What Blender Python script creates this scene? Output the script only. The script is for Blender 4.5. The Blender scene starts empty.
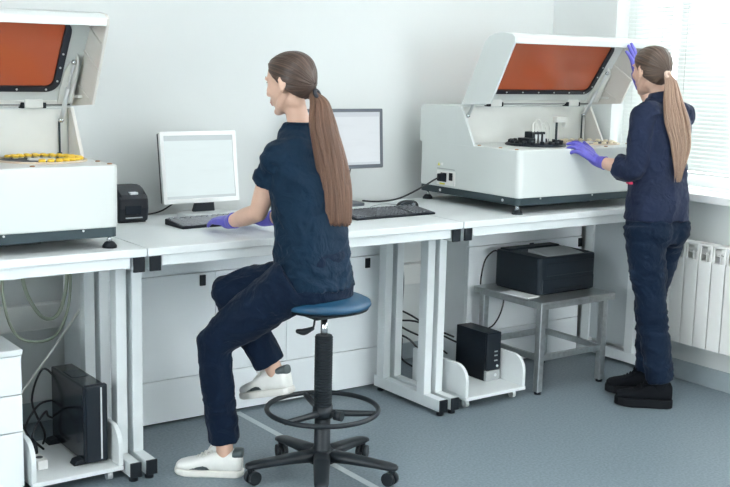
import bpy, bmesh, math, random
from mathutils import Vector, Matrix, noise
random.seed(7)
SC = bpy.context.scene
COL = SC.collection
V = Vector
PI = math.pi

# ------------------------------------------------------------------ materials
def _nodes(name):
    m = bpy.data.materials.new(name); m.use_nodes = True
    return m, m.node_tree.nodes, m.node_tree.links, m.node_tree.nodes['Principled BSDF']

def mat(name, col, rough=.5, metal=0., var=.06, scale=12., bump=0., bscale=80., spec=.5, stretch=None, coat=0.):
    m, n, l, b = _nodes(name)
    b.inputs['Roughness'].default_value = rough
    b.inputs['Metallic'].default_value = metal
    b.inputs['Specular IOR Level'].default_value = spec
    b.inputs['Coat Weight'].default_value = coat
    tc = n.new('ShaderNodeTexCoord'); src = tc.outputs['Object']
    if stretch:
        mp = n.new('ShaderNodeMapping'); mp.inputs['Scale'].default_value = stretch
        l.new(src, mp.inputs[0]); src = mp.outputs[0]
    nz = n.new('ShaderNodeTexNoise'); nz.inputs['Scale'].default_value = scale; nz.inputs['Detail'].default_value = 4
    l.new(src, nz.inputs['Vector'])
    rp = n.new('ShaderNodeValToRGB')
    rp.color_ramp.elements[0].position = .3; rp.color_ramp.elements[1].position = .7
    rp.color_ramp.elements[0].color = [c*(1-var) for c in col]+[1]
    rp.color_ramp.elements[1].color = [min(1, c*(1+var)) for c in col]+[1]
    l.new(nz.outputs[0], rp.inputs[0]); l.new(rp.outputs[0], b.inputs['Base Color'])
    if bump:
        n2 = n.new('ShaderNodeTexNoise'); n2.inputs['Scale'].default_value = bscale; n2.inputs['Detail'].default_value = 5
        l.new(src, n2.inputs['Vector'])
        bp = n.new('ShaderNodeBump'); bp.inputs['Strength'].default_value = bump; bp.inputs['Distance'].default_value = .004
        l.new(n2.outputs[0], bp.inputs['Height']); l.new(bp.outputs[0], b.inputs['Normal'])
    return m

def mat_floor():
    m, n, l, b = _nodes('floor_vinyl')
    tc = n.new('ShaderNodeTexCoord')
    nz = n.new('ShaderNodeTexNoise'); nz.inputs['Scale'].default_value = 95; nz.inputs['Detail'].default_value = 3
    l.new(tc.outputs['Object'], nz.inputs['Vector'])
    rp = n.new('ShaderNodeValToRGB'); e = rp.color_ramp.elements
    e[0].position = .36; e[0].color = (.150, .195, .225, 1)
    e[1].position = .66; e[1].color = (.215, .265, .298, 1)
    l.new(nz.outputs[0], rp.inputs[0]); l.new(rp.outputs[0], b.inputs['Base Color'])
    b.inputs['Roughness'].default_value = .42
    b.inputs['Specular IOR Level'].default_value = .4
    return m

def mat_hair(name, c0, c1, c2):
    m, n, l, b = _nodes(name)
    uv = n.new('ShaderNodeUVMap'); uv.uv_map = 'UVMap'
    mp = n.new('ShaderNodeMapping'); mp.inputs['Scale'].default_value = (90, 1.2, 1)
    l.new(uv.outputs[0], mp.inputs[0])
    nz = n.new('ShaderNodeTexNoise'); nz.inputs['Scale'].default_value = 1.6; nz.inputs['Detail'].default_value = 6
    l.new(mp.outputs[0], nz.inputs['Vector'])
    rp = n.new('ShaderNodeValToRGB'); e = rp.color_ramp.elements
    e[0].position = .40; e[0].color = (*c0, 1); e[1].position = .66; e[1].color = (*c2, 1)
    k = e.new(.52); k.color = (*c1, 1)
    l.new(nz.outputs[0], rp.inputs[0]); l.new(rp.outputs[0], b.inputs['Base Color'])
    bp = n.new('ShaderNodeBump'); bp.inputs['Strength'].default_value = .55; bp.inputs['Distance'].default_value = .003
    l.new(nz.outputs[0], bp.inputs['Height']); l.new(bp.outputs[0], b.inputs['Normal'])
    b.inputs['Roughness'].default_value = .42
    return m

def mat_cloth(name, col, var=.12):
    m, n, l, b = _nodes(name)
    tc = n.new('ShaderNodeTexCoord')
    nz = n.new('ShaderNodeTexNoise'); nz.inputs['Scale'].default_value = 9; nz.inputs['Detail'].default_value = 5
    l.new(tc.outputs['Object'], nz.inputs['Vector'])
    rp = n.new('ShaderNodeValToRGB'); e = rp.color_ramp.elements
    e[0].position = .3; e[0].color = [c*(1-var) for c in col]+[1]
    e[1].position = .7; e[1].color = [c*(1+var) for c in col]+[1]
    l.new(nz.outputs[0], rp.inputs[0]); l.new(rp.outputs[0], b.inputs['Base Color'])
    n2 = n.new('ShaderNodeTexNoise'); n2.inputs['Scale'].default_value = 14; n2.inputs['Detail'].default_value = 3
    n2.inputs['Distortion'].default_value = 2.2
    l.new(tc.outputs['Object'], n2.inputs['Vector'])
    n3 = n.new('ShaderNodeTexNoise'); n3.inputs['Scale'].default_value = 900
    l.new(tc.outputs['Object'], n3.inputs['Vector'])
    b1 = n.new('ShaderNodeBump'); b1.inputs['Strength'].default_value = .6; b1.inputs['Distance'].default_value = .012
    b2 = n.new('ShaderNodeBump'); b2.inputs['Strength'].default_value = .15; b2.inputs['Distance'].default_value = .001
    l.new(n2.outputs[0], b1.inputs['Height']); l.new(n3.outputs[0], b2.inputs['Height'])
    l.new(b1.outputs[0], b2.inputs['Normal']); l.new(b2.outputs[0], b.inputs['Normal'])
    b.inputs['Roughness'].default_value = .8
    b.inputs['Specular IOR Level'].default_value = .16
    b.inputs['Sheen Weight'].default_value = .05
    return m

def mat_pane(name, tint, gloss, rough=.02):
    m = bpy.data.materials.new(name); m.use_nodes = True
    n, l = m.node_tree.nodes, m.node_tree.links
    n.remove(n['Principled BSDF'])
    t = n.new('ShaderNodeBsdfTransparent'); t.inputs[0].default_value = (*tint, 1)
    g = n.new('ShaderNodeBsdfGlossy'); g.inputs['Roughness'].default_value = rough
    fr = n.new('ShaderNodeFresnel'); fr.inputs[0].default_value = 1.5
    mx = n.new('ShaderNodeMath'); mx.operation = 'MULTIPLY_ADD'; mx.inputs[1].default_value = 1.; mx.inputs[2].default_value = gloss
    l.new(fr.outputs[0], mx.inputs[0])
    mix = n.new('ShaderNodeMixShader'); l.new(mx.outputs[0], mix.inputs[0])
    l.new(t.outputs[0], mix.inputs[1]); l.new(g.outputs[0], mix.inputs[2])
    l.new(mix.outputs[0], n['Material Output'].inputs[0])
    return m

def mat_acrylic():
    m = bpy.data.materials.new('orange_acrylic'); m.use_nodes = True
    n, l = m.node_tree.nodes, m.node_tree.links
    b = n['Principled BSDF']
    b.inputs['Base Color'].default_value = (.60, .17, .075, 1)
    b.inputs['Roughness'].default_value = .06
    b.inputs['Coat Weight'].default_value = .25; b.inputs['Coat Roughness'].default_value = .03
    t = n.new('ShaderNodeBsdfTransparent'); t.inputs[0].default_value = (.72, .20, .08, 1)
    mix = n.new('ShaderNodeMixShader'); mix.inputs[0].default_value = .55
    l.new(t.outputs[0], mix.inputs[1]); l.new(b.outputs[0], mix.inputs[2])
    l.new(mix.outputs[0], n['Material Output'].inputs[0])
    return m

def mat_screen(name, col, strength):
    m, n, l, b = _nodes(name)
    b.inputs['Base Color'].default_value = (.05, .06, .06, 1); b.inputs['Roughness'].default_value = .25
    tc = n.new('ShaderNodeTexCoord')
    w = n.new('ShaderNodeTexNoise'); w.inputs['Scale'].default_value = 30
    mp = n.new('ShaderNodeMapping'); mp.inputs['Scale'].default_value = (.2, 1, 1.2)
    l.new(tc.outputs['Object'], mp.inputs[0]); l.new(mp.outputs[0], w.inputs['Vector'])
    rp = n.new('ShaderNodeValToRGB'); e = rp.color_ramp.elements
    e[0].position = .25; e[0].color = [c*.96 for c in col]+[1]; e[1].position = .5; e[1].color = [*col, 1]
    l.new(w.outputs[0], rp.inputs[0]); l.new(rp.outputs[0], b.inputs['Emission Color'])
    b.inputs['Emission Strength'].default_value = strength
    return m

def mat_slat():
    m, n, l, b = _nodes('blind_slat')
    b.inputs['Base Color'].default_value = (.74, .77, .76, 1); b.inputs['Roughness'].default_value = .45
    tr = n.new('ShaderNodeBsdfTranslucent'); tr.inputs[0].default_value = (.86, .89, .88, 1)
    mix = n.new('ShaderNodeMixShader'); mix.inputs[0].default_value = .16
    l.new(b.outputs[0], mix.inputs[1]); l.new(tr.outputs[0], mix.inputs[2])
    l.new(mix.outputs[0], n['Material Output'].inputs[0])
    return m

M = dict(
    wall=mat('wall_paint', (.675, .705, .70), .75, var=.012, scale=2, bump=.04, bscale=160),
    ceil=mat('ceiling_paint', (.88, .89, .89), .8, var=.01),
    floor=mat_floor(),
    strip=mat('weld_strip', (.50, .55, .57), .45, var=.05, scale=40),
    skirt=mat('skirting_grey', (.34, .40, .43), .5),
    trunk=mat('trunking_white', (.78, .79, .77), .5, var=.02),
    wframe=mat('window_frame_white', (.84, .86, .86), .35, var=.01),
    mullion=mat('mullion_grey', (.30, .36, .38), .5),
    pane=mat_pane('window_glass', (.96, .98, .98), .02),
    slat=mat_slat(),
    cord=mat('blind_cord', (.80, .81, .80), .7),
    top=mat('worktop_laminate', (.70, .74, .75), .38, var=.015, scale=30),
    edge=mat('worktop_edge', (.70, .755, .765), .4, var=.015),
    frame=mat('desk_frame_grey', (.70, .745, .755), .42, var=.02),
    cap=mat('black_plastic_cap', (.008, .012, .017), .5, spec=.25),
    panel=mat('cabinet_panel', (.83, .87, .89), .5, var=.015, scale=3),
    plate=mat('side_panel_grey', (.47, .52, .54), .5, var=.015),
    dark=mat('seam_dark', (.06, .075, .085), .7),
    white=mat('analyzer_white', (.595, .63, .617), .38, var=.012, scale=5),
    grey=mat('analyzer_inner_grey', (.68, .695, .665), .45, var=.02),
    beige=mat('analyzer_liner', (.60, .585, .545), .5, var=.02),
    base=mat('analyzer_base_grey', (.032, .052, .060), .5, spec=.3, var=.04),
    gasket=mat('black_gasket', (.012, .016, .026), .45),
    acrylic=mat_acrylic(),
    steel=mat('brushed_steel', (.60, .62, .62), .32, 1., var=.08, scale=60, stretch=(1, 1, 8)),
    tsteel=mat('table_steel', (.50, .53, .54), .34, .9, var=.12, scale=40, stretch=(1, 6, 1)),
    brass=mat('brass_screw', (.40, .22, .12), .4, .8),
    yellow=mat('yellow_plastic', (.85, .56, .04), .4, var=.1, scale=60),
    cream=mat('cream_plastic', (.82, .74, .55), .45),
    ring=mat('ring_rim', (.62, .52, .40), .45),
    blackp=mat('black_plastic', (.009, .013, .019), .4, spec=.3, var=.15, bump=.05, bscale=300),
    blackg=mat('black_glossy', (.010, .016, .024), .16, var=.1),
    pcblack=mat('pc_black', (.007, .012, .019), .4, spec=.3, var=.15),
    prn=mat('printer_black', (.012, .019, .027), .45, spec=.25, var=.1, bump=.05, bscale=400),
    greyp=mat('grey_plastic', (.36, .385, .39), .45),
    silver=mat('silver_plastic', (.62, .65, .66), .32, .25),
    bezelw=mat('bezel_silver_white', (.78, .80, .80), .32, .1, var=.01),
    bezeld=mat('bezel_dark_grey', (.10, .115, .135), .4),
    key=mat('key_grey', (.12, .13, .145), .5),
    keyl=mat('key_silver', (.34, .36, .38), .45),
    screen1=mat_screen('screen_pale', (.70, .80, .81), .84),
    bar1=mat_screen('screen_toolbar', (.50, .57, .59), .88),
    screen2=mat_screen('screen_pale_blue', (.70, .75, .79), .84),
    bar2=mat_screen('screen_toolbar_blue', (.58, .63, .68), .84),
    cable=mat('cable_black', (.012, .014, .018), .5),
    cableg=mat('cable_grey', (.22, .25, .26), .5),
    cablew=mat('cable_white', (.72, .73, .70), .5),
    tube=mat('clear_green_hose', (.42, .47, .37), .25),
    seat=mat('blue_vinyl', (.008, .055, .115), .4, var=.08, scale=20, bump=.1, bscale=120),
    stoolp=mat('stool_black_nylon', (.010, .015, .020), .45, spec=.35, var=.1),
    chrome=mat('chrome', (.62, .64, .66), .14, 1.),
    rad=mat('radiator_enamel', (.86, .87, .85), .35, var=.012),
    radd=mat('radiator_gap', (.30, .32, .32), .7),
    skin=mat('skin', (.60, .385, .29), .5, var=.06, scale=14, bump=.04, bscale=300),
    lips=mat('lip_skin', (.48, .20, .17), .45),
    eye=mat('eye_white', (.8, .8, .78), .2),
    iris=mat('eye_iris', (.06, .08, .09), .2),
    brow=mat('brow_hair', (.05, .028, .018), .7),
    glove=mat('nitrile_glove', (.105, .095, .46), .42, var=.12, scale=40, bump=.2, bscale=90),
    navy=mat_cloth('navy_scrub', (.0032, .0165, .037)),
    navy2=mat_cloth('dark_blue_scrub', (.012, .019, .045)),
    trouser=mat_cloth('navy_trouser', (.0014, .0088, .026)),
    trouser2=mat_cloth('dark_navy_trouser', (.003, .0115, .030)),
    red=mat('red_label', (.62, .03, .10), .6),
    hair1=mat_hair('brown_hair', (.020, .0115, .0085), (.056, .031, .021), (.135, .078, .052)),
    pony1=mat_hair('chestnut_ponytail', (.036, .018, .012), (.135, .066, .040), (.33, .18, .115)),
    hair2=mat_hair('ash_brown_hair', (.026, .016, .011), (.072, .044, .030), (.18, .115, .08)),
    pony2=mat_hair('ombre_ponytail', (.09, .052, .034), (.30, .18, .12), (.62, .46, .35)),
    tie1=mat('hair_tie_black', (.012, .014, .022), .7),
    tie2=mat('hair_tie_beige', (.62, .47, .38), .6),
    shoew=mat('white_leather', (.74, .745, .72), .5, var=.04, scale=30),
    solew=mat('white_rubber', (.70, .69, .655), .6),
    shoedk=mat('dark_green_leather', (.05, .07, .075), .4),
    shoeb=mat('black_mesh', (.004, .0055, .008), .85, spec=.15, bump=.4, bscale=200),
    soleb=mat('black_rubber', (.003, .0045, .007), .7, spec=.2),
    paper=mat('paper_white', (.82, .84, .84), .7),
    sticker=mat('yellow_sticker', (.72, .68, .08), .6),
    grass=mat('outside_ground', (.30, .33, .26), .9, var=.2, scale=2),
    house=mat('outside_wall', (.60, .62, .60), .9),
)

# ------------------------------------------------------------------ mesh builder
class B:
    def __init__(s): s.bm = bmesh.new(); s.uv = None
    def _f(s, vs, smooth=False):
        try:
            f = s.bm.faces.new(vs); f.smooth = smooth; return f
        except ValueError: return None
    def box(s, x0, x1, y0, y1, z0, z1, T=None):
        c = [V((x, y, z)) for z in (z0, z1) for y in (y0, y1) for x in (x0, x1)]
        if T: c = [T @ p for p in c]
        v = [s.bm.verts.new(p) for p in c]
        for q in ((0, 2, 3, 1), (4, 5, 7, 6), (0, 1, 5, 4), (2, 6, 7, 3), (0, 4, 6, 2), (1, 3, 7, 5)): s._f([v[i] for i in q])
        return s
    def prism(s, pts, a, b, axis='x', T=None):
        def mk(p, t):
            q = V((t, p[0], p[1])) if axis == 'x' else V((p[0], t, p[1])) if axis == 'y' else V((p[0], p[1], t))
            return T @ q if T else q
        A = [s.bm.verts.new(mk(p, a)) for p in pts]; C = [s.bm.verts.new(mk(p, b)) for p in pts]
        n = len(pts)
        s._f(A[::-1]); s._f(C)
        for i in range(n): s._f([A[i], A[(i+1) % n], C[(i+1) % n], C[i]])
        return s
    def ringplate(s, outer, inner, a, b, T):
        n = len(outer); R = [[s.bm.verts.new(T @ V((p[0], p[1], t))) for p in L] for t in (a, b) for L in (outer, inner)]
        oa, ia, ob, ib = R
        for i in range(n):
            j = (i+1) % n
            s._f([oa[i], ia[i], ia[j], oa[j]]); s._f([ob[i], ob[j], ib[j], ib[i]])
            s._f([oa[i], oa[j], ob[j], ob[i]]); s._f([ia[i], ib[i], ib[j], ia[j]])
        return s
    def rings(s, R, cap0=True, cap1=True, smooth=True, uv=False):
        vs = [[s.bm.verts.new(p) for p in r] for r in R]
        n = len(R[0]); m = len(R)
        L = None
        if uv: L = s.bm.loops.layers.uv.get('UVMap') or s.bm.loops.layers.uv.new('UVMap')
        for k in range(m-1):
            for i in range(n):
                j = (i+1) % n
                f = s._f([vs[k][i], vs[k][j], vs[k+1][j], vs[k+1][i]], smooth)
                if f and L:
                    for lp, (uu, vv) in zip(f.loops, ((i, k), (i+1, k), (i+1, k+1), (i, k+1))):
                        lp[L].uv = (uu/n+(uv if uv is not True else 0), vv/(m-1))
        if cap0: s._f(vs[0][::-1], smooth)
        if cap1: s._f(vs[-1], smooth)
        return s
    def cyl(s, p0, p1, r0, r1=None, n=16, smooth=True):
        p0, p1 = V(p0), V(p1); r1 = r0 if r1 is None else r1
        d = (p1-p0).normalized(); a = d.orthogonal().normalized(); b = d.cross(a)
        R = [[p+(a*math.cos(t*2*PI/n)+b*math.sin(t*2*PI/n))*r for t in range(n)] for p, r in ((p0, r0), (p1, r1))]
        v = [[s.bm.verts.new(p) for p in r] for r in R]
        for i in range(n): s._f([v[0][i], v[0][(i+1) % n], v[1][(i+1) % n], v[1][i]], smooth)
        s._f(v[0][::-1]); s._f(v[1])
        return s
    def lathe(s, c, prof, n=32, smooth=True):
        c = V(c)
        R = [[c+V((r*math.cos(t*2*PI/n), r*math.sin(t*2*PI/n), z)) for t in range(n)] for r, z in prof]
        return s.rings(R, smooth=smooth)
    def torus(s, c, R, r, n=48, k=10):
        c = V(c); v = []
        for i in range(n):
            a = i*2*PI/n
            v.append([s.bm.verts.new(c+V(((R+r*math.cos(b*2*PI/k))*math.cos(a), (R+r*math.cos(b*2*PI/k))*math.sin(a), r*math.sin(b*2*PI/k)))) for b in range(k)])
        for i in range(n):
            for b in range(k): s._f([v[i][b], v[(i+1) % n][b], v[(i+1) % n][(b+1) % k], v[i][(b+1) % k]], True)
        return s
    def chain(s, pts, rad, n=12, sub=4, dome=True, uv=False):
        pts = [V(p) for p in pts]
        if not hasattr(rad, '__len__'): rad = [rad]*len(pts)
        P, Rr = [], []
        for i in range(len(pts)-1):
            a, b, c, d = pts[max(i-1, 0)], pts[i], pts[i+1], pts[min(i+2, len(pts)-1)]
            for k in range(sub):
                t = k/sub
                P.append(.5*((2*b)+(c-a)*t+(2*a-5*b+4*c-d)*t*t+(3*b-a-3*c+d)*t**3))
                tt = t*t*(3-2*t); r0, r1 = rad[i], rad[i+1]
                Rr.append(tuple(x+(y-x)*tt for x, y in zip(r0, r1)) if isinstance(r0, tuple) else r0+(r1-r0)*tt)
        P.append(pts[-1]); Rr.append(rad[-1])
        R = []; u = None
        for i, p in enumerate(P):
            d = (P[min(i+1, len(P)-1)]-P[max(i-1, 0)]).normalized()
            if u is None: u = d.orthogonal().normalized()
            u = (u-d*u.dot(d)).normalized(); w = d.cross(u)
            r = Rr[i]
            if i == 0 and dome:
                for q in (.25, .6, .87): R.append(s._ring(p-d*r*math.sqrt(1-q*q), u, w, r*q, n))
            R.append(s._ring(p, u, w, r, n))
            if i == len(P)-1 and dome:
                for q in (.87, .6, .25): R.append(s._ring(p+d*r*math.sqrt(1-q*q), u, w, r*q, n))
        return s.rings(R, uv=uv)
    def _ring(s, p, u, w, r, n): return [p+(u*math.cos(t*2*PI/n)+w*math.sin(t*2*PI/n))*r for t in range(n)]
    def ell(s, c, r, rot=None, n=20, m=12):
        c = V(c); R = []
        for k in range(1, m):
            a = PI*k/m
            ring = []
            for i in range(n):
                q = V((r[0]*math.sin(a)*math.cos(i*2*PI/n), r[1]*math.sin(a)*math.sin(i*2*PI/n), -r[2]*math.cos(a)))
                ring.append(c+(rot @ q if rot else q))
            R.append(ring)
        return s.rings(R)
    def build(s, name, m, parent=None, root=None, bevel=0, kind=None, label=None, seg=2, xf=None):
        bm = s.bm
        if xf:
            for v in bm.verts: v.co = xf @ v.co
        bmesh.ops.recalc_face_normals(bm, faces=bm.faces)
        me = bpy.data.meshes.new(name); bm.to_mesh(me); bm.free()
        return link(name, me, m, parent, bevel, kind, label, seg)

def link(name, me, m, parent=None, bevel=0, kind=None, label=None, seg=2):
    me.materials.clear(); me.materials.append(M[m] if isinstance(m, str) else m)
    o = bpy.data.objects.new(name, me); COL.objects.link(o)
    if parent:
        o.parent = parent
        # a part of an Empty is stored in world numbers, so undo the Empty's place once
        if parent.type == 'EMPTY': o.location = -V(parent.location)
    if bevel:
        b = o.modifiers.new('bevel', 'BEVEL'); b.width = bevel; b.segments = seg; b.limit_method = 'ANGLE'; b.angle_limit = math.radians(40)
    if kind: o['kind'] = kind
    if label: o['label'] = label
    return o

def thing(name, label, cat, loc, group=None):
    o = bpy.data.objects.new(name, None); COL.objects.link(o); o.location = loc; o.empty_display_size = .05
    return tag(o, label, cat, group)
def tag(o, label, cat, group=None):
    o['label'] = label; o['category'] = cat
    if group: o['group'] = group
    return o
def dup(root, loc, label=None, group=None):
    r = root.copy(); COL.objects.link(r); r.location = loc
    if label: r['label'] = label
    if group: r['group'] = group
    for ch in list(root.children):
        c = ch.copy(); COL.objects.link(c); c.parent = r
        for g in list(ch.children):
            d = g.copy(); COL.objects.link(d); d.parent = c
    return r

def union(b, voxel, smooth=6, disp=None):
    """grow one continuous surface over the overlapping shapes of b"""
    bm = b.bm; bmesh.ops.recalc_face_normals(bm, faces=bm.faces)
    me = bpy.data.meshes.new('tmp'); bm.to_mesh(me); bm.free()
    o = bpy.data.objects.new('tmp', me); COL.objects.link(o)
    r = o.modifiers.new('r', 'REMESH'); r.mode = 'VOXEL'; r.voxel_size = voxel; r.use_smooth_shade = True
    if smooth:
        sm = o.modifiers.new('s', 'SMOOTH'); sm.iterations = smooth; sm.factor = .5
    dg = bpy.context.evaluated_depsgraph_get(); dg.update()
    out = bpy.data.meshes.new_from_object(o.evaluated_get(dg))
    bpy.data.objects.remove(o); bpy.data.meshes.remove(me)
    if disp:
        nn = [V(v.normal) for v in out.vertices]
        for v, q in zip(out.vertices, nn): v.co = v.co+q*disp(V(v.co), q)
        out.update()
    for p in out.polygons: p.use_smooth = True
    return out

def rrect(x0, x1, y0, y1, r, n=6):
    P = []
    for cx, cy, a in ((x1-r, y1-r, 0), (x0+r, y1-r, PI/2), (x0+r, y0+r, PI), (x1-r, y0+r, 1.5*PI)):
        for k in range(n+1): P.append((cx+r*math.cos(a+k*PI/2/n), cy+r*math.sin(a+k*PI/2/n)))
    return P

def cable(name, label, pts, r, m='cable', cat='cable', group=None):
    b = B().chain(pts, r, n=8, sub=6); o = b.build(name, m); return tag(o, label, cat, group)

# ------------------------------------------------------------------ setting
WX, WY = 2.92, .93
B().box(-4.2, WX+.25, -6.2, WY+.2, -.1, 0).build('floor', 'floor', kind='structure')
B().box(-4.2, WX+.25, -6.2, WY+.2, 3.0, 3.1).build('ceiling', 'ceil', kind='structure')
B().box(-4.2, WX+.25, WY, WY+.2, 0, 3.0).build('wall_back', 'wall', kind='structure')
B().box(-4.2, -4.0, -6.0, -4.6, 0, 3.0).box(-4.2, -4.0, -1.4, WY, 0, 3.0).box(-4.2, -4.0, -4.6, -1.4, 0, .75).box(-4.2, -4.0, -4.6, -1.4, 2.65, 3.0).build('wall_left', 'wall', kind='structure')
fb = B()
for yy in (-4.6, -3.03, -1.46): fb.box(-4.14, -4.08, yy, yy+.06, .75, 2.65)
fb.box(-4.14, -4.08, -4.6, -1.4, .75, .82); fb.box(-4.14, -4.08, -4.6, -1.4, 2.58, 2.65)
fill_win_left = fb.build('added_fill_window_left', 'wframe', kind='structure')  # added unseen window; its wall opening lets in sky fill from the left
B().box(-4.115, -4.107, -4.56, -1.44, .80, 2.60).build('pane', 'pane', fill_win_left)
B().box(-4.2, 1.0, -6.2, -6.0, 0, 3.0).box(2.7, WX+.25, -6.2, -6.0, 0, 3.0).box(1.0, 2.7, -6.2, -6.0, 0, .75).box(1.0, 2.7, -6.2, -6.0, 2.75, 3.0).build('wall_front', 'wall', kind='structure')
fb = B()
for xx in (1.0, 1.8, 2.64): fb.box(xx, xx+.06, -6.14, -6.08, .75, 2.75)
fb.box(1.0, 2.7, -6.14, -6.08, .75, .82); fb.box(1.0, 2.7, -6.14, -6.08, 2.68, 2.75)
fill_win_front = fb.build('added_fill_window_front', 'wframe', kind='structure')  # invented opening behind the camera, put in for soft frontal daylight
B().box(1.04, 2.66, -6.115, -6.107, .80, 2.70).build('pane', 'pane', fill_win_front)
W0, W1, WZ0, WZ1 = -3.2, .46, .98, 2.55
b = B()
b.box(WX, WX+.25, W1, WY, 0, 3.0); b.box(WX, WX+.25, -6.0, W0, 0, 3.0)
b.box(WX, WX+.25, W0, W1, 0, WZ0-.04); b.box(WX, WX+.25, W0, W1, WZ1, 3.0)
b.build('wall_right', 'wall', kind='structure')
B().box(.685, .715, -5.9, .59, .0, .0012).build('trim_1', 'strip', kind='structure')
B().box(WX-.012, WX, -6.0, -.02, 0, .10).build('baseboard_right', 'skirt', kind='structure', bevel=.003)
B().box(-4, WX-.02, WY-.010, WY, 0, .09).build('baseboard_back', 'skirt', kind='structure', bevel=.003)
# cable trunking along the back wall under the desks
B().box(-1.6, 2.1, WY-.05, WY, .42, .53).build('trim_2', 'trunk', kind='structure', bevel=.004)
# window sill and window
B().box(WX-.12, WX+.14, W0-.04, W1, WZ0-.04, WZ0).build('trim_3', 'wframe', kind='structure', bevel=.006)
wr = B()
wx = WX+.14
for y0, y1 in ((W1-.06, W1), (.085, .145), (-1.2, -1.12), (-2.4, -2.32), (W0, W0+.06)): wr.box(wx, wx+.06, y0, y1, WZ0, WZ1)
wr.box(wx, wx+.06, W0, W1, WZ0, WZ0+.07); wr.box(wx, wx+.06, W0, W1, WZ1-.06, WZ1)
win = wr.build('window_1', 'wframe', kind='structure', bevel=.004)
B().box(wx+.025, wx+.033, W0+.05, W1-.05, WZ0+.06, WZ1-.05).build('pane', 'pane', win)
B().box(wx-.008, wx, .098, .132, WZ0+.07, WZ1-.06).build('mullion_strip', 'mullion', win)

def blind(y0, y1, label):
    t = thing('venetian_blind', label, 'blind', (WX+.07, (y0+y1)/2, WZ1-.05), 'white venetian blinds on the window')
    h = B().box(WX+.05, WX+.09, y0, y1, WZ1-.05, WZ1-.01); h.build('head_rail', 'wframe', t, bevel=.003)
    s = B(); z = WZ0+.10; a = math.radians(56)
    while z < WZ1-.07:
        cx = WX+.07; w = .0125
        dx, dz = w*math.cos(a), w*math.sin(a)
        # slightly crowned slat, tipped so the room side is low
        P = [(-dx, -dz), (0, .0018), (dx, dz)]
        top = [[V((cx+p[0], yy, z+p[1]+.0004)) for p in P] for yy in (y0, y1)]
        bot = [[V((cx+p[0], yy, z+p[1]-.0004)) for p in P] for yy in (y0, y1)]
        R = [top[k]+bot[k][::-1] for k in (0, 1)]
        s.rings(R, smooth=False)
        z += .0215
    s.build('slats', 'slat', t)
    B().box(WX+.058, WX+.082, y0, y1, WZ0+.072, WZ0+.084).build('bottom_rail', 'wframe', t, bevel=.002)
    c = B(); n = max(2, int((y1-y0)/.45)+1)
    for k in range(n):
        yy = y0+.06+(y1-y0-.12)*k/(n-1)
        for dx in (-.0125, .0125): c.cyl((WX+.07+dx, yy, WZ0+.08), (WX+.07+dx, yy, WZ1-.05), .0011, n=6)
    c.build('ladder_cords', 'cord', t)
blind(.135, .435, 'narrow white venetian blind in the window corner by the analyzer lid')
blind(-1.10, .098, 'wide white venetian blind behind the standing woman')
# world outside
B().box(3.3, 40, -40, 30, -3.2, -3.0).build('ground_outside', 'grass', kind='structure')

# radiator: separate thing with sections
rd = thing('radiator', 'white sectional radiator under the window behind the standing woman', 'radiator', (2.86, -.6, .2))
y = -.02; k = 0
while y > -1.2:
    s = B()
    s.box(2.805, 2.815, y-.076, y-.003, .22, .655)                 # front plate
    s.box(2.815, 2.885, y-.043, y-.036, .215, .70)                 # web
    s.box(2.878, 2.886, y-.074, y-.005, .22, .69)                  # rear plate
    s.chain([(2.846, y-.0398, .235), (2.846, y-.0398, .72)], .016, n=10)
    s.box(2.808, 2.884, y-.074, y-.005, .728, .738)                # top bridge
    s.box(2.808, 2.814, y-.074, y-.066, .65, .73); s.box(2.808, 2.814, y-.013, y-.005, .65, .73)
    s.box(2.812, 2.884, y-.076, y-.070, .655, .735)
    s.box(2.815, 2.880, y-.060, y-.02, .688, .693)
    s.build('radiator_section', 'rad', rd, bevel=.0025)
    y -= .0795
B().cyl((2.846, -.005, .70), (2.846, y, .70), .017).cyl((2.846, -.005, .245), (2.846, y, .245), .017).build('header_pipe', 'rad', rd)
for yy in (-.25, -.95): B().box(2.86, WX-.0005, yy-.02, yy+.02, .60, .64).build('wall_bracket', 'rad', rd)

# ------------------------------------------------------------------ desks
H = .896
def desk(x0, x1, fl, fr, label):
    t = thing('lab_desk', label, 'desk', ((x0+x1)/2, .38, 0), 'white laboratory desks along the wall')
    D = .79
    B().box(x0, x1, 0, D, H-.030, H).build('worktop', 'top', t, bevel=.003)
    B().box(x0+.06, x1-.06, .012, .045, .826, .8655).build('front_rail', 'frame', t, bevel=.002)
    B().box(x0+.06, x1-.06, .70, .73, .812, .8655).build('rear_rail', 'frame', t, bevel=.002)
    for a, c in (fl, fr):
        f = B().box(a, c, .010, .73, .812, .8655).box(a, c, .17, .225, .074, .813).box(a, c, .485, .54, .074, .813).box(a, c, .055, .56, .020, .075)
        fo = f.build('side_frame', 'frame', t, bevel=.003)
        B().box(a-.001, c+.001, .002, .012, .810, .8665).build('end_cap', 'cap', fo, bevel=.002)
        B().box(a-.001, c+.001, .047, .057, .019, .076).build('end_cap', 'cap', fo, bevel=.002)
        for yy in (.075, .53): B().lathe(((a+c)/2, yy, 0), ((.017, 0), (.017, .010), (.006, .013), (.006, .022)), 14).build('leveling_foot', 'cap', fo)
    return t
desk(-1.497, -.0015, (-1.47, -1.43), (-.052, -.010), 'left white laboratory desk carrying the analyzer cut off by the picture edge')
desk(.0015, 1.497, (.012, .054), (1.443, 1.485), 'middle white laboratory desk with two monitors and keyboards on it')
d3 = desk(1.503, 2.905, (1.511, 1.552), (2.862, 2.903), 'right white laboratory desk under the analyzer by the window')
B().box(2.874, 2.892, .226, .484, .10, .81).build('side_panel', 'plate', d3)

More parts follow.
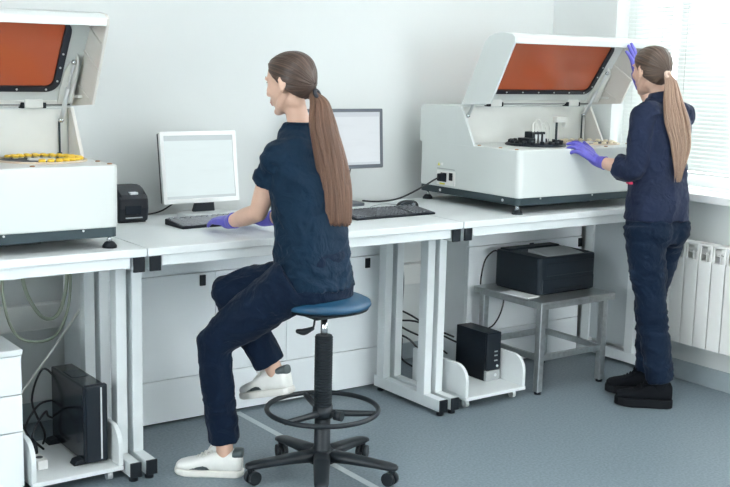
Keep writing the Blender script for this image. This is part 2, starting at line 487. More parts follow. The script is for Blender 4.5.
def cabinet(x0, x1, y0, y1, splits, handles, label):
    t = thing('base_cabinet', label, 'cabinet', ((x0+x1)/2, (y0+y1)/2, 0), 'pale cabinets under the desks')
    B().box(x0, x1, y0+.02, y1, .03, .805).build('carcass', 'panel', t)
    B().box(x0+.01, x1-.01, y0+.035, y1-.02, 0, .03).build('toe_kick', 'dark', t)
    B().box(x0, x1, y0+.004, y0+.02, .662, .805).build('top_rail', 'panel', t, bevel=.0015)
    B().box(x0, x1, y0, y0+.02, .012, .199).build('plinth_panel', 'panel', t, bevel=.0015)
    ed = [x0]+splits+[x1]
    for k in range(len(ed)-1):
        d = B().box(ed[k]+.0015, ed[k+1]-.0015, y0, y0+.0195, .2025, .657).build('door', 'panel', t, bevel=.0015)
        if k < len(handles) and handles[k]:
            h = handles[k]
            B().box(h-.014, h+.014, y0-.006, y0+.002, .60, .648).build('handle', 'cap', d, bevel=.002)
    return t
cabinet(.016, 1.496, .60, .90, [.594, .963], [.531, None, 1.417], 'pale three-door cabinet under the middle desk behind the seated woman')
cabinet(2.03, 2.858, .562, .90, [2.52], [2.47, 2.842], 'pale two-door cabinet behind the steel table under the right desk')

# drawer pedestal, left
ped = thing('drawer_pedestal', 'white drawer pedestal under the left desk at picture edge', 'drawers', (-.64, .35, 0))
B().box(-.85, -.432, .13, .60, .03, .535).build('carcass', 'panel', ped)
B().box(-.853, -.429, .10, .61, .535, .556).build('pedestal_top', 'top', ped, bevel=.003)
for z0, z1 in ((.05, .252), (.256, .389), (.393, .531)):
    B().box(-.85, -.432, .11, .13, z0, z1).build('drawer', 'panel', ped, bevel=.002)
for xx in (-.82, -.46):
    for yy in (.16, .57): B().cyl((xx, yy, 0), (xx, yy, .03), .018).build('foot', 'cap', ped)

# rolling pc trays
def tray(x0, x1, y0, y1, label):
    t = thing('computer_trolley', label, 'trolley', ((x0+x1)/2, (y0+y1)/2, 0), 'white computer trolleys on castors')
    B().box(x0, x1, y0, y1, .045, .062).build('base_board', 'top', t, bevel=.002)
    def side(a, c):
        P = [(y0+.005, .062), (y0+.005, .135)]
        for k in range(1, 8):
            an = k*PI/2/7; P.append((y0+.005+.075*(1-math.cos(an)), .135+.075*math.sin(an)))
        P += [(y1, .21), (y1, .062)]
        B().prism(P, a, c, 'x').build('side_panel', 'top', t, bevel=.002)
    side(x0, x0+.018); side(x1-.018, x1)
    for xx in (x0+.04, x1-.04):
        for yy in (y0+.05, y1-.05):
            B().cyl((xx-.010, yy, .018), (xx+.010, yy, .018), .018, n=18).box(xx-.012, xx+.012, yy-.012, yy+.012, .024, .045).build('castor', 'silver', t, bevel=.001)
    return t
tray(-.412, -.064, .085, .52, 'white computer trolley under the left desk beside the drawers')
tray(1.602, 1.978, .055, .46, 'white computer trolley under the right desk beside the steel table')

# left PC
pc = thing('computer_tower', 'glossy black computer tower with silver stripe on the left trolley', 'computer', (-.145, .33, .062))
B().box(-.188, -.100, .165, .50, .072, .365).build('case', 'blackg', pc, bevel=.006, seg=3)
B().box(-.186, -.102, .140, .166, .074, .372).build('front_bezel', 'pcblack', pc, bevel=.006, seg=3)
B().box(-.131, -.125, .1375, .141, .085, .362).build('silver_stripe', 'silver', pc)
B().box(-.175, -.113, .30, .40, .364, .367).build('top_vent', 'dark', pc)
for yy in (.17, .44):
    B().prism([(-.225, .062), (-.215, .08), (-.188, .085), (-.100, .085), (-.092, .062)], yy, yy+.05, 'y').build('stand_foot', 'pcblack', pc, bevel=.003)
# right PC
pc = thing('computer_tower', 'small matt black desktop computer standing on the right trolley', 'computer', (1.90, .32, .062))
B().box(1.856, 1.948, .222, .435, .062, .302).build('case', 'pcblack', pc, bevel=.003)
B().box(1.857, 1.947, .205, .223, .115, .302).build('front_bezel', 'pcblack', pc, bevel=.004)
B().box(1.857, 1.947, .205, .223, .064, .113).build('lower_bezel', 'greyp', pc, bevel=.003, label='grey lower front panel')
bt = B()
for z in (.16, .185, .205): bt.box(1.905, 1.925, .203, .2055, z, z+.006)
bt.build('port_row', 'greyp', pc)
B().cyl((1.925, .2055, .135), (1.925, .2015, .135), .006).build('power_button', 'silver', pc)
B().cyl((1.915, .2055, .09), (1.915, .2025, .09), .008).build('badge', 'silver', pc)

# power strip on the left trolley
ps = thing('power_strip', 'white power strip lying on the left trolley behind the cables', 'power strip', (-.33, .35, .062))
B().box(-.352, -.312, .20, .44, .062, .098).build('body', 'trunk', ps, bevel=.004)
for yy in (.24, .29, .34, .39):
    B().cyl((-.332, yy, .098), (-.332, yy, .0995), .013).build('socket', 'dark', ps)
for yy in (.29, .34): B().chain([(-.332, yy, .10), (-.332, yy, .13), (-.335, yy+.02, .15)], [.013, .011, .006], n=10).build('plug', 'cap', ps)

# ------------------------------------------------------------------ steel table + printer
st = thing('steel_table', 'low brushed steel table holding the black printer', 'table', (2.28, .25, 0))
tb = B().box(2.04, 2.555, .035, .525, .452, .465).box(2.04, 2.555, .035, .048, .43, .453).box(2.04, 2.555, .512, .525, .43, .453).box(2.04, 2.052, .048, .512, .43, .453).box(2.543, 2.555, .048, .512, .43, .453)
tb.build('table_top', 'tsteel', st, bevel=.003)
LX, LY = (2.062, 2.497), (.058, .468)
for xx in LX:
    for yy in LY:
        lg = B().box(xx, xx+.035, yy, yy+.035, .012, .452).build('leg', 'tsteel', st, bevel=.004)
        B().cyl((xx+.0175, yy+.0175, 0), (xx+.0175, yy+.0175, .014), .017).build('foot', 'cap', lg)
for yy in (.066, .476): B().box(LX[0]+.035, LX[1], yy, yy+.02, .165, .195).build('stretcher', 'tsteel', st, bevel=.003)
for xx in (2.07, 2.505): B().box(xx, xx+.02, LY[0]+.035, LY[1], .165, .195).build('stretcher', 'tsteel', st, bevel=.003)

pr = thing('laser_printer', 'black laser printer on the low steel table', 'printer', (2.32, .32, .465))
x0, x1, y0, y1 = 2.135, 2.530, .155, .480
B().prism(rrect(x0, x1, y0, y1, .022), .470, .655, 'z').build('housing', 'prn', pr, bevel=.008, seg=3)
B().box(x0+.01, x1-.01, y0+.02, y1-.01, .465, .471).build('foot_plate', 'cap', pr)
B().box(x0+.045, x1-.02, y0-.004, y0+.01, .56, .625).build('front_flap', 'prn', pr, bevel=.004)
B().box(x0+.02, x1-.012, y0-.003, y0+.01, .474, .545).build('paper_cassette', 'prn', pr, bevel=.004)
B().box(x0+.10, x1-.10, y0-.006, y0, .478, .497).build('cassette_grip', 'cap', pr, bevel=.003)
B().prism([(y0+.02, .6575), (y0+.16, .672), (y0+.16, .656), (y0+.02, .654)], x0+.07, x1-.07, 'x').build('output_tray', 'greyp', pr, bevel=.002, label='grey sloping output tray')
B().box(x0+.07, x1-.07, y0+.16, y0+.235, .652, .658).build('output_slot', 'dark', pr)
B().box(x0+.02, x1-.02, y0+.24, y1-.015, .654, .664).build('rear_cover', 'prn', pr, bevel=.003)
B().box(x1-.06, x1-.02, y0+.03, y0+.20, .654, .659).build('control_strip', 'cap', pr, bevel=.001)
ps = B().box(-.045, .045, -.09, .09, 0, .004, Matrix.Translation((2.083, .235, .4652)) @ Matrix.Rotation(.12, 4, 'Z')).build('paper_stack', 'paper', bevel=.001)
tag(ps, 'white papers lying on the steel table left of the printer', 'papers')

# ------------------------------------------------------------------ analyzers
def analyzer(x1, label, socket):
    W = .915; x0 = x1-W
    t = thing('chemistry_analyzer', label, 'analyzer', ((x0+x1)/2, .42, H))
    # base frame on four feet
    B().prism(rrect(x0+.006, x1-.006, .058, .785, .02), .938, .973, 'z').build('base_frame', 'base', t, bevel=.002)
    sc = B()
    for yy in (.16, .62): sc.cyl((x0+.0065, yy, .955), (x0+.003, yy, .955), .007, n=12)
    for xx in (x0+.15, x0+.5, x0+.78): sc.cyl((xx, .0585, .967), (xx, .055, .967), .004, n=10)
    sc.build('base_screw', 'silver', t)
    for xx in (x0+.028, x1-.028):
        for yy in (.082, .745):
            fo = B().lathe((xx, yy, H), ((.026, 0), (.026, .008), (.017, .020), (.010, .024)), 20).build('foot', 'cap', t)
            B().cyl((xx, yy, H+.022), (xx, yy, .940), .007).lathe((xx, yy, H+.024), ((.011, 0), (.011, .007)), 6, False).build('stud', 'chrome', fo)
    B().box(x0+.22, x1-.22, .25, .70, H+.006, .938).build('underbody', 'base', t)
    # lower housing
    P = rrect(x0, x1, .050, .790, .030)
    B().prism(P, .973, 1.196, 'z').build('housing', 'white', t, bevel=.006, seg=3)
    # rear box + cheeks
    rp = [(.505, 1.190), (.505, 1.379), (.755, 1.379), (.772, 1.375), (.784, 1.366), (.790, 1.352), (.790, 1.190)]
    B().prism(rp, x0, x1, 'x').build('rear_housing', 'white', t, bevel=.004)
    B().box(x0+.02, x1-.02, .500, .506, 1.197, 1.372).build('back_liner', 'grey', t)
    for a, c, mm in ((x0, x0+.014, 'white'), (x1-.014, x1, 'beige')):
        B().prism([(.372, 1.192), (.478, 1.379), (.506, 1.379), (.506, 1.192)], a, c, 'x').build('cheek', mm, t, bevel=.002)
    # lid : an open hood hinged on the rear box
    lid = thing_child('lid', t)
    sp = [(.475, 1.386), (.268, 1.399), (.118, 1.686), (.118, 1.708), (.134, 1.722), (.200, 1.731), (.255, 1.727), (.295, 1.712), (.320, 1.690)]
    B().prism(sp, x0, x0+.012, 'x').build('lid_side', 'white', lid, bevel=.003)
    B().prism(sp, x1-.012, x1, 'x').build('lid_side', 'beige', lid, bevel=.003, label='grey-beige inner side of the raised lid')
    # top sheet (curved) with front lip
    out = [(.118, 1.680), (.118, 1.708), (.134, 1.722), (.200, 1.731), (.255, 1.727), (.295, 1.712), (.320, 1.690)]
    inn = [(.309, 1.685), (.287, 1.702), (.252, 1.716), (.200, 1.720), (.142, 1.711), (.130, 1.702), (.130, 1.680)]
    B().prism(out+inn, x0+.012, x1-.012, 'x').build('lid_top', 'white', lid, bevel=.0015)
    # back sheet with window, built in the sheet's own plane: u = along x, v = up the sheet
    p0, p1 = V((0, .475, 1.386)), V((0, .258, 1.704))
    vd = (p1-p0).normalized(); Ls = (p1-p0).length; nd = V((1, 0, 0)).cross(vd)
    T = Matrix(((1, 0, nd.x, p0.x), (0, vd.y, nd.y, p0.y), (0, vd.z, nd.z, p0.z), (0, 0, 0, 1)))
    s = 1 if nd.y < 0 else -1       # room side of the sheet
    u0, u1, v0, v1 = x0+.080, x1-.080, .074, Ls
    N = 6
    def sq(x0, x1, y0, y1): 
        return rrect(x0, x1, y0, y1, .0005, N)
    B().ringplate(sq(x0+.012, x1-.012, 0, Ls), rrect(u0+.012, u1-.012, v0+.012, v1-.003, .035, N), -.006*s, .004*s, T).build('lid_back', 'white', lid)
    B().ringplate(rrect(u0, u1, v0, v1, .05, N), rrect(u0+.026, u1-.026, v0+.022, v1-.003, .028, N), .004*s, .013*s, T).build('window_gasket', 'gasket', lid)
    B().prism(rrect(u0+.015, u1-.015, v0+.014, v1-.004, .03, N), .0*s, .0038*s, 'z', T).build('window_pane', 'acrylic', lid, label='orange tinted window in the lid')
    sc = B()
    for k in range(7):
        for vv in (v0+.012,):
            q = T @ V((u0+.05+(u1-u0-.1)*k/6, vv, .013*s)); q2 = T @ V((u0+.05+(u1-u0-.1)*k/6, vv, .016*s)); sc.cyl(q, q2, .004, n=10)
    for k in range(3):
        q = T @ V((u1-.014, v0+.05+.06*k, .013*s)); q2 = T @ V((u1-.014, v0+.05+.06*k, .016*s)); sc.cyl(q, q2, .004, n=10)
    sc.build('gasket_screw', 'silver', lid)
    B().box(x0+.03, x1-.03, .012, .030, .004, .007, T @ Matrix.Scale(s, 4, (0, 0, 1))).build('stiffener', 'grey', lid)
    for ua in (x0+.018, x1-.074):
        B().prism([(ua, .02), (ua+.056, .02), (ua+.056, .16), (ua+.040, .215), (ua+.016, .215), (ua, .16)], .0055*s, .0125*s, 'z', T).build('mount_plate', 'grey', lid, bevel=.001)
    # moulded ribs inside the side panel
    rb = B()
    rb.chain([(x1-.013, .28, 1.69), (x1-.013, .24, 1.66), (x1-.013, .17, 1.62)], .004, n=8)
    rb.chain([(x1-.013, .34, 1.60), (x1-.013, .30, 1.58), (x1-.013, .20, 1.52)], .004, n=8)
    rb.chain([(x1-.013, .40, 1.47), (x1-.013, .30, 1.42)], .004, n=8)
    rb.build('side_rib', 'beige', lid)
    # bracket plate, gas struts, hinges, rods
    for sx, xe in ((1, x1), (-1, x0)):
        xa = xe-sx*.016
        pts = [(.445, 1.40), (.455, 1.43), (.375, 1.59), (.352, 1.60), (.325, 1.565), (.325, 1.54), (.40, 1.40)]
        br = B().prism(pts, xa-sx*.026, xa-sx*.018, 'x').box(min(xa, xa-sx*.02), max(xa, xa-sx*.02), .345, .445, 1.42, 1.43).build('lid_bracket', 'grey', lid, bevel=.002)
        xs = xa-sx*.034
        g = B().cyl((xs, .335, 1.552), (xs, .415, 1.432), .0045).cyl((xs, .40, 1.455), (xs, .478, 1.335), .0085).build('gas_strut', 'silver', t)
        for p in ((xs, .335, 1.552), (xs, .480, 1.332)): B().ell(p, (.011, .011, .011)).build('ball_joint', 'chrome', g)
        B().cyl((xs-sx*.004, .490, 1.335), (xs-sx*.004, .490, 1.198), .004).lathe((xs-sx*.004, .490, 1.196), ((.009, 0), (.009, .012)), 12).build('support_rod', 'base' if sx > 0 else 'silver', t)
    B().cyl((x0+.02, .468, 1.392), (x1-.02, .468, 1.392), .0035).build('hinge_rod', 'base', t)
    for xx in (x0+.17, x1-.20):
        hb = B().box(xx, xx+.07, .445, .505, 1.379, 1.412).build('hinge_block', 'grey', t, bevel=.004)
        for q in (xx-.012, xx+.07): B().box(q, q+.012, .448, .485, 1.378, 1.400).build('hinge_knuckle', 'cap', hb, bevel=.002)
    # deck screws
    sc = B()
    for xx, yy in ((x0+.02, .355), (x0+.015, .20), (x0+.015, .09), (x1-.02, .355), (x1-.02, .20), (x1-.02, .09), (x1-.30, .09)):
        sc.lathe((xx, yy, 1.196), ((.009, 0), (.009, .003), (.006, .004)), 12)
    sc.build('deck_screw', 'brass', t)
    # sample ring
    c = (x1-.187, .316)
    B().lathe((c[0], c[1], 1.196), ((.152, 0), (.152, .002), (.02, .002), (.02, 0)), 48).build('sample_disc', 'dark', t)
    rr = B(); n = 56
    prof = ((.151, 0), (.162, 0), (.162, .005), (.155, .007), (.151, .005))
    vs = [[rr.bm.verts.new((c[0]+r*math.cos(k*2*PI/n), c[1]+r*math.sin(k*2*PI/n), 1.196+z)) for r, z in prof] for k in range(n)]
    for k in range(n):
        for q in range(5): rr._f([vs[k][q], vs[(k+1) % n][q], vs[(k+1) % n][(q+1) % 5], vs[k][(q+1) % 5]], True)
    rr.build('ring_rim', 'ring', t)
    B().lathe((c[0], c[1], 1.198), ((.05, 0), (.05, .004), (.02, .006)), 32).build('ring_hub', 'grey', t)
    # reagent carousel and probe gear at the other end of the deck
    q = (x0+.33, .29)
    B().lathe((q[0], q[1], 1.196), ((.15, 0), (.15, .006), (.142, .012), (.02, .013)), 48).build('reagent_disc', 'pcblack', t)
    cp = B()
    for k in range(18): cp.lathe((q[0]+.125*math.cos(k*PI/9), q[1]+.125*math.sin(k*PI/9), 1.207), ((.011, 0), (.011, .012), (.008, .016)), 12)
    cp.build('reagent_cap', 'blackp', t)
    B().box(q[0]-.075, q[0]-.01, .26, .34, 1.205, 1.232).box(q[0]-.04, q[0]+.045, .27, .33, 1.205, 1.262).build('probe_block', 'blackp', t, bevel=.003)
    fn = B()
    for dx in (-.025, .0, .03): fn.cyl((q[0]+dx, .262, 1.20), (q[0]+dx, .262, 1.25), .006)
    fn.build('dispense_nozzle', 'silver', t)
    tu = B()
    for k, (dx, zt) in enumerate(((-.03, 1.305), (-.01, 1.318), (.02, 1.30), (.045, 1.31))):
        tu.chain([(q[0]+dx, .28, 1.255), (q[0]+dx+.005, .285, zt), (q[0]+dx+.03, .28, zt-.01), (q[0]+dx+.045, .27, 1.21)], .0028, n=8, sub=6)
    tu.build('fluid_tube', 'cablew', t)
    B().cyl((q[0]+.16, .31, 1.196), (q[0]+.16, .31, 1.31), .006).lathe((q[0]+.16, .31, 1.196), ((.016, 0), (.014, .01)), 16).build('probe_post', 'base', t)
    B().box(q[0]+.145, q[0]+.225, .295, .325, 1.305, 1.335).box(q[0]+.21, q[0]+.225, .298, .322, 1.28, 1.306).build('probe_arm', 'grey', t, bevel=.004)
    if socket:
        B().box(x0-.003, x0+.002, .500, .640, .984, 1.055).build('socket_plate', 'trunk', t, bevel=.001)
        B().box(x0-.007, x0, .565, .608, 1.000, 1.045).build('power_inlet', 'cap', t, bevel=.002)
        B().box(x0-.008, x0, .518, .542, 1.010, 1.048).build('power_switch', 'cap', t, bevel=.002)
        B().box(x0-.002, x0, .505, .64, 1.062, 1.067).build('label_strip', 'greyp', t)
        B().prism([(.62, 1.078), (.638, 1.078), (.629, 1.094)], x0-.0015, x0, 'x').build('warning_sticker', 'sticker', t)
        B().prism([(.598, 1.080), (.614, 1.080), (.614, 1.093), (.598, 1.093)], x0-.0015, x0, 'x').build('info_sticker', 'trunk', t)
        B().prism([(.575, .986), (.615, .986), (.615, .994), (.575, .994)], x0-.0042, x0-.002, 'x').build('rating_sticker', 'sticker', t)
    return x0, c, q
def thing_child(name, parent):
    o = bpy.data.objects.new(name, None); COL.objects.link(o); o.parent = parent; o.location = -V(parent.location)
    return o
_link = link
def link(name, me, m, parent=None, bevel=0, kind=None, label=None, seg=2):
    o = _link(name, me, m, parent, bevel, kind, label, seg)
    if parent is not None and parent.type == 'EMPTY' and parent.parent is not None: o.location = (0, 0, 0)
    return o
AL = analyzer(-.082, 'white analyzer with raised orange-windowed lid on the left desk', False)
AR = analyzer(2.782, 'white analyzer with raised orange-windowed lid touched by the standing woman', True)
def cups(c, n, rad, a0, a1, m, label, group):
    first = None
    for k in range(n):
        a = a0+(a1-a0)*k/(n-1)
        p = V((c[0]+rad*math.cos(a), c[1]+rad*math.sin(a), 1.1981))
        if first is None:
            first = thing('sample_cup', label, 'cup', p, group)
            B().lathe(p, ((.0105, 0), (.0115, .004)), 14).build('cup_body', 'cream', first)
            B().lathe(p+V((0, 0, .004)), ((.0125, 0), (.0125, .0065), (.009, .0085)), 14).build('cap', m, first)
        else: dup(first, p)
cups(AL[1], 20, .136, -1.9, 2.3, 'yellow', 'yellow capped sample cup in the ring of the left analyzer', 'yellow sample cups in the left analyzer')
cups(AL[1], 15, .106, -1.9, 2.3, 'yellow', 'yellow capped sample cup in the ring of the left analyzer', 'yellow sample cups in the left analyzer')
cups(AR[1], 18, .134, 0, 2*PI*17/18, 'cream', 'pale capped sample cup in the ring of the right analyzer', 'pale sample cups in the right analyzer')
x0R = AR[0]
pw = thing('power_cable', 'black power cable plugged into the side of the right analyzer', 'cable', (x0R-.02, .587, 1.02))
B().box(x0R-.035, x0R-.0072, .572, .602, 1.004, 1.042).build('plug', 'cap', pw, bevel=.004)
B().chain([(x0R-.03, .587, 1.022), (x0R-.06, .59, 1.012), (x0R-.12, .61, .975), (x0R-.22, .66, .92), (x0R-.30, .72, .901), (x0R-.36, .775, .9015)], .0045, n=8, sub=6).build('cord', 'cable', pw)

# ------------------------------------------------------------------ label printer, monitors, keyboards, mouse
lp = thing('label_printer', 'small black label printer between the left analyzer and the monitor', 'printer', (.215, .70, H))
prof = [(.61, H+.004), (.60, H+.06), (.603, H+.095), (.612, H+.112), (.66, H+.142), (.70, H+.150), (.77, H+.146), (.785, H+.13), (.785, H+.004)]
B().prism(prof, .150, .283, 'x').build('housing', 'blackp', lp, bevel=.010, seg=3)
B().box(.158, .275, .62, .775, H, H+.005).build('foot_plate', 'cap', lp)
B().box(.176, .250, .5985, .606, H+.035, H+.075).build('front_window', 'blackg', lp, bevel=.003)
B().box(.178, .252, .597, .603, H+.020, H+.024).build('silver_line', 'silver', lp)
B().prism([(.603, H+.098), (.614, H+.114), (.662, H+.144), (.665, H+.150), (.606, H+.118), (.597, H+.098)], .162, .272, 'x').build('cover_lip', 'blackg', lp, bevel=.003)
B().box(.200, .235, .600, .628, H+.118, H+.128).build('latch', 'silver', lp, bevel=.002)

def monitor(name, label, cx, yb, w, h, zb, tilt, yaw, bez, bm_, sm, barm, stand):
    t = thing(name, label, 'monitor', (cx, yb+.03, H))
    T = Matrix.Translation((cx, yb, zb)) @ Matrix.Rotation(yaw, 4, 'Z') @ Matrix.Rotation(-tilt, 4, 'X')
    N = 4
    bz = B(); R = Matrix(((1, 0, 0, 0), (0, 0, 1, 0), (0, 1, 0, 0), (0, 0, 0, 1)))
    bz.ringplate(rrect(-w/2, w/2, 0, h, .006, N), rrect(-w/2+bez, w/2-bez, bez*1.15, h-bez, .001, N), 0, .018, T @ R)
    bz.build('bezel', bm_, t, bevel=.0015)
    B().prism(rrect(-w/2+.004, w/2-.004, .004, h-.004, .006, N), .018, .040, 'z', T @ R).prism(rrect(-w/2+.05, w/2-.05, .04, h-.04, .02, N), .040, .060, 'z', T @ R).build('rear_shell', 'bezeld' if bm_ == 'bezeld' else 'pcblack', t, bevel=.003)
    sc = B().box(-w/2+bez-.001, w/2-bez+.001, .004, .016, bez*1.15-.001, h-bez+.001, T).build('screen', sm, t)
    B().box(-w/2+bez, w/2-bez, .0025, .004, h-bez-.022, h-bez, T).build('toolbar', barm, sc)
    B().box(-w/2+bez, w/2-bez, .0025, .004, bez*1.15, bez*1.15+.012, T).build('taskbar', barm, sc)
    stand(t, T)
    return t
def stand1(t, T):
    B().prism([(-.050, 0), (.056, 0), (.052, .045), (-.036, .045)], .0, .022, 'y', Matrix.Translation((.575, .674, H+.018))).build('stand_neck', 'pcblack', t, bevel=.004)
    P = [(.575+.125*math.cos(k*2*PI/32), .668+.085*math.sin(k*2*PI/32)) for k in range(32)]
    B().prism(P, H, H+.020, 'z').build('stand_base', 'silver', t, bevel=.005)
monitor('computer_monitor', 'silver-framed monitor in front of the seated woman', .567, .668, .368, .312, .955, .14, .0, .018, 'bezelw', 'screen1', 'bar1', stand1)
def stand2(t, T):
    B().box(1.295, 1.355, .735, .757, H+.010, 1.16).build('stand_neck', 'bezeld', t, bevel=.004)
    B().prism(rrect(1.215, 1.435, .64, .785, .03), H, H+.014, 'z').build('stand_base', 'bezeld', t, bevel=.003)
monitor('computer_monitor', 'dark-framed monitor behind the seated woman and her ponytail', 1.325, .668, .445, .285, 1.075, .06, .0, .016, 'bezeld', 'screen2', 'bar2', stand2)

def keyboard(label, cx, cy, yaw, keym):
    t = thing('keyboard', label, 'keyboard', (cx, cy, H), 'computer keyboards on the middle desk')
    T = Matrix.Translation((cx, cy, H)) @ Matrix.Rotation(yaw, 4, 'Z')
    P = [(-.078, 0), (-.078, .010), (.070, .026), (.078, .024), (.078, 0)]
    B().prism(P, -.225, .225, 'x', T).build('tray', 'pcblack', t, bevel=.004)
    def slope(yy): return .010+(yy+.078)/.148*.016
    kb = B(); key_parts = []
    for r in range(5):
        yy = -.058+r*.0215; 
        for k in range(20):
            xx = -.208+k*.0208
            if k in (14,) : continue
            kb.box(xx-.0082, xx+.0082, yy-.0085, yy+.0085, slope(yy)-.002, slope(yy)+.0065, T)
    for k in range(17):
        xx = -.205+k*.0255; kb.box(xx-.008, xx+.008, .054, .066, slope(.06)-.002, slope(.06)+.006, T)
    o = kb.build('key', keym, t); o['kind'] = 'stuff'
    return t
keyboard('black keyboard with silver keys under the seated woman\'s gloved hands', .535, .435, .03, 'keyl')
keyboard('dark grey keyboard standing free right of the seated woman\'s ponytail', 1.318, .325, .02, 'key')
ms = thing('computer_mouse', 'black computer mouse beside the free keyboard', 'mouse', (1.585, .515, H))
Rm = Matrix.Rotation(.5, 3, 'Z')
mb = B()
R = []
for k in range(1, 10):
    a = k/10*PI; yy = -math.cos(a)*.055; s = math.sin(a)**.6
    R.append([V((1.585, .515, H))+Rm @ V((math.cos(u)*.031*s, yy, max(0, math.sin(u))*.036*s*(1-.18*yy/.055))) for u in [j*2*PI/20 for j in range(20)]])
mb.rings(R).build('shell', 'blackg', ms)
B().cyl(V((1.585, .515, H+.030))+Rm @ V((-.003, -.03, 0)), V((1.585, .515, H+.030))+Rm @ V((.003, -.03, 0)), .008, n=12).build('scroll_wheel', 'greyp', ms)

cable('mouse_cable', 'thin grey mouse cable curling behind the free keyboard', [(1.585, .57, H+.004), (1.55, .64, H+.003), (1.47, .62, H+.0025), (1.40, .56, H+.0025), (1.44, .50, H+.0025), (1.50, .44, H+.0025)], .0018, 'cableg')
cable('monitor_cable', 'black cable hanging from the dark-framed monitor', [(1.40, .725, 1.10), (1.405, .76, 1.02), (1.385, .775, .94), (1.37, .786, H+.004)], .0035)
cable('power_cable', 'black cable running from the label printer to the silver-framed monitor', [(.284, .74, H+.03), (.33, .745, H+.012), (.40, .74, H+.022), (.46, .735, H+.055), (.50, .728, .98)], .0036)
# cables and hoses under the desks
cable('fluid_hose', 'pale green hose looping under the left desk, outer loop', [(-.30, .70, .80), (-.30, .71, .60), (-.24, .72, .44), (-.10, .72, .42), (-.02, .74, .55), (-.005, .75, .79)], .006, 'tube', 'hose', 'pale hoses under the left desk')
cable('fluid_hose', 'pale green hose looping under the left desk, inner loop', [(-.22, .76, .80), (-.19, .77, .62), (-.12, .78, .50), (-.05, .79, .50), (-.01, .79, .62), (.0, .80, .79)], .008, 'tube', 'hose', 'pale hoses under the left desk')
cable('drain_tube', 'thin white tube slanting down behind the left desk', [(-.32, .55, .22), (-.13, .60, .42), (.0, .655, .55)], .005, 'cablew', 'tube')
for k in range(4):
    a = .03*k
    cable('computer_cable', ['black cable arching high behind the left computer', 'black cable sagging low behind the left computer', 'black cable curling over the left power strip', 'black cable hanging by the left drawers'][k],
          [[(-.16, .505, .30), (-.20, .56, .34), (-.25, .55, .22), (-.22, .50, .10), (-.24, .46, .068)], [(-.15, .505, .22), (-.22, .55, .20), (-.29, .52, .12), (-.28, .46, .09), (-.26, .40, .068)],
           [(-.335, .31, .155), (-.31, .32, .20), (-.24, .42, .21), (-.20, .505, .16), (-.16, .505, .14)], [(-.335, .36, .152), (-.36, .38, .22), (-.37, .42, .28), (-.34, .50, .24), (-.30, .53, .10)]][k], .0045, 'cable', 'cable', 'black cables behind the left computer')
cable('power_cord', 'white cable draped onto the left power strip', [(-.30, .52, .24), (-.34, .48, .24), (-.34, .43, .18), (-.325, .40, .11)], .006, 'cablew')
for k, pts in enumerate(([(1.50, .745, .80), (1.53, .75, .55), (1.58, .72, .36), (1.66, .62, .27), (1.74, .52, .22), (1.80, .437, .16)], [(1.52, .76, .55), (1.60, .70, .40), (1.70, .60, .33), (1.82, .52, .24), (1.88, .437, .20)],
                         [(1.56, .72, .34), (1.60, .66, .26), (1.66, .56, .22), (1.74, .50, .10), (1.80, .48, .02), (1.88, .50, .006)])):
    cable('computer_cable', ['black cable dropping from the middle desk to the right computer', 'black cable looping over to the right computer top', 'black cable trailing to the floor behind the right trolley'][k], pts, .005, 'cable', 'cable', 'black cables behind the right trolley')
for k, pts in enumerate(([(1.53, .78, .80), (1.56, .78, .52), (1.60, .74, .34), (1.68, .66, .22), (1.64, .60, .12), (1.70, .50, .068)], [(1.58, .80, .42), (1.61, .74, .30), (1.72, .60, .30), (1.80, .50, .26), (1.84, .437, .24)])):
    cable('computer_cable', ['black cable falling in a loose curve onto the right trolley', 'black cable sagging across the gap left of the right computer'][k], pts, .005, 'cable', 'cable', 'black cables behind the right trolley')
cable('data_cable', 'thin grey cable crossing the wall left of the steel table', [(1.62, .80, .80), (1.72, .82, .66), (1.84, .86, .50), (1.87, .90, .25), (1.88, .90, .003)], .003, 'cableg')
cable('printer_cable', 'black cable leaving the back of the laser printer', [(2.20, .485, .60), (2.16, .505, .64), (2.10, .51, .60), (2.08, .515, .52), (2.075, .515, .4705)], .004)
cable('printer_power_cable', 'black cable hanging below the steel table', [(2.26, .532, .47), (2.255, .535, .33), (2.20, .535, .24), (2.10, .53, .20), (2.02, .50, .10), (1.99, .48, .004)], .004)

# ------------------------------------------------------------------ laboratory stool
sx, sy = .589, -.272
sl = thing('lab_stool', 'black five-star stool with blue round seat and foot ring', 'stool', (sx, sy, 0))
B().lathe((sx, sy, .668), ((.03, 0), (.152, .002), (.170, .007), (.176, .016), (.172, .028), (.152, .038), (.10, .044), (.02, .045)), 48).build('seat', 'seat', sl)
B().lathe((sx, sy, .656), ((.02, 0), (.14, .002), (.166, .010), (.166, .012)), 40).build('seat_pan', 'stoolp', sl)
B().box(sx-.07, sx+.07, sy-.05, sy+.05, .632, .658).build('tilt_plate', 'stoolp', sl, bevel=.004)
lv = B().chain([(sx-.02, sy+.01, .630), (sx-.030, sy+.016, .625), (sx-.034, sy+.02, .592), (sx-.042, sy+.025, .580)], .004, n=8).build('lever', 'stoolp', sl)
B().chain([(sx-.038, sy+.022, .585), (sx-.064, sy+.038, .572), (sx-.084, sy+.05, .574)], [.008, .013, .009], n=12).build('paddle', 'stoolp', lv)
B().cyl((sx, sy, .53), (sx, sy, .635), .0135, n=20).build('gas_column', 'chrome', sl)
pf = [(.0335, .285)]
z = .29
while z < .555: pf += [(.0345, z), (.0345, z+.004), (.0300, z+.006), (.0300, z+.009)]; z += .010
pf += [(.031, .560), (.016, .562)]
B().lathe((sx, sy, 0), pf, 28, smooth=False).build('bellows', 'stoolp', sl)
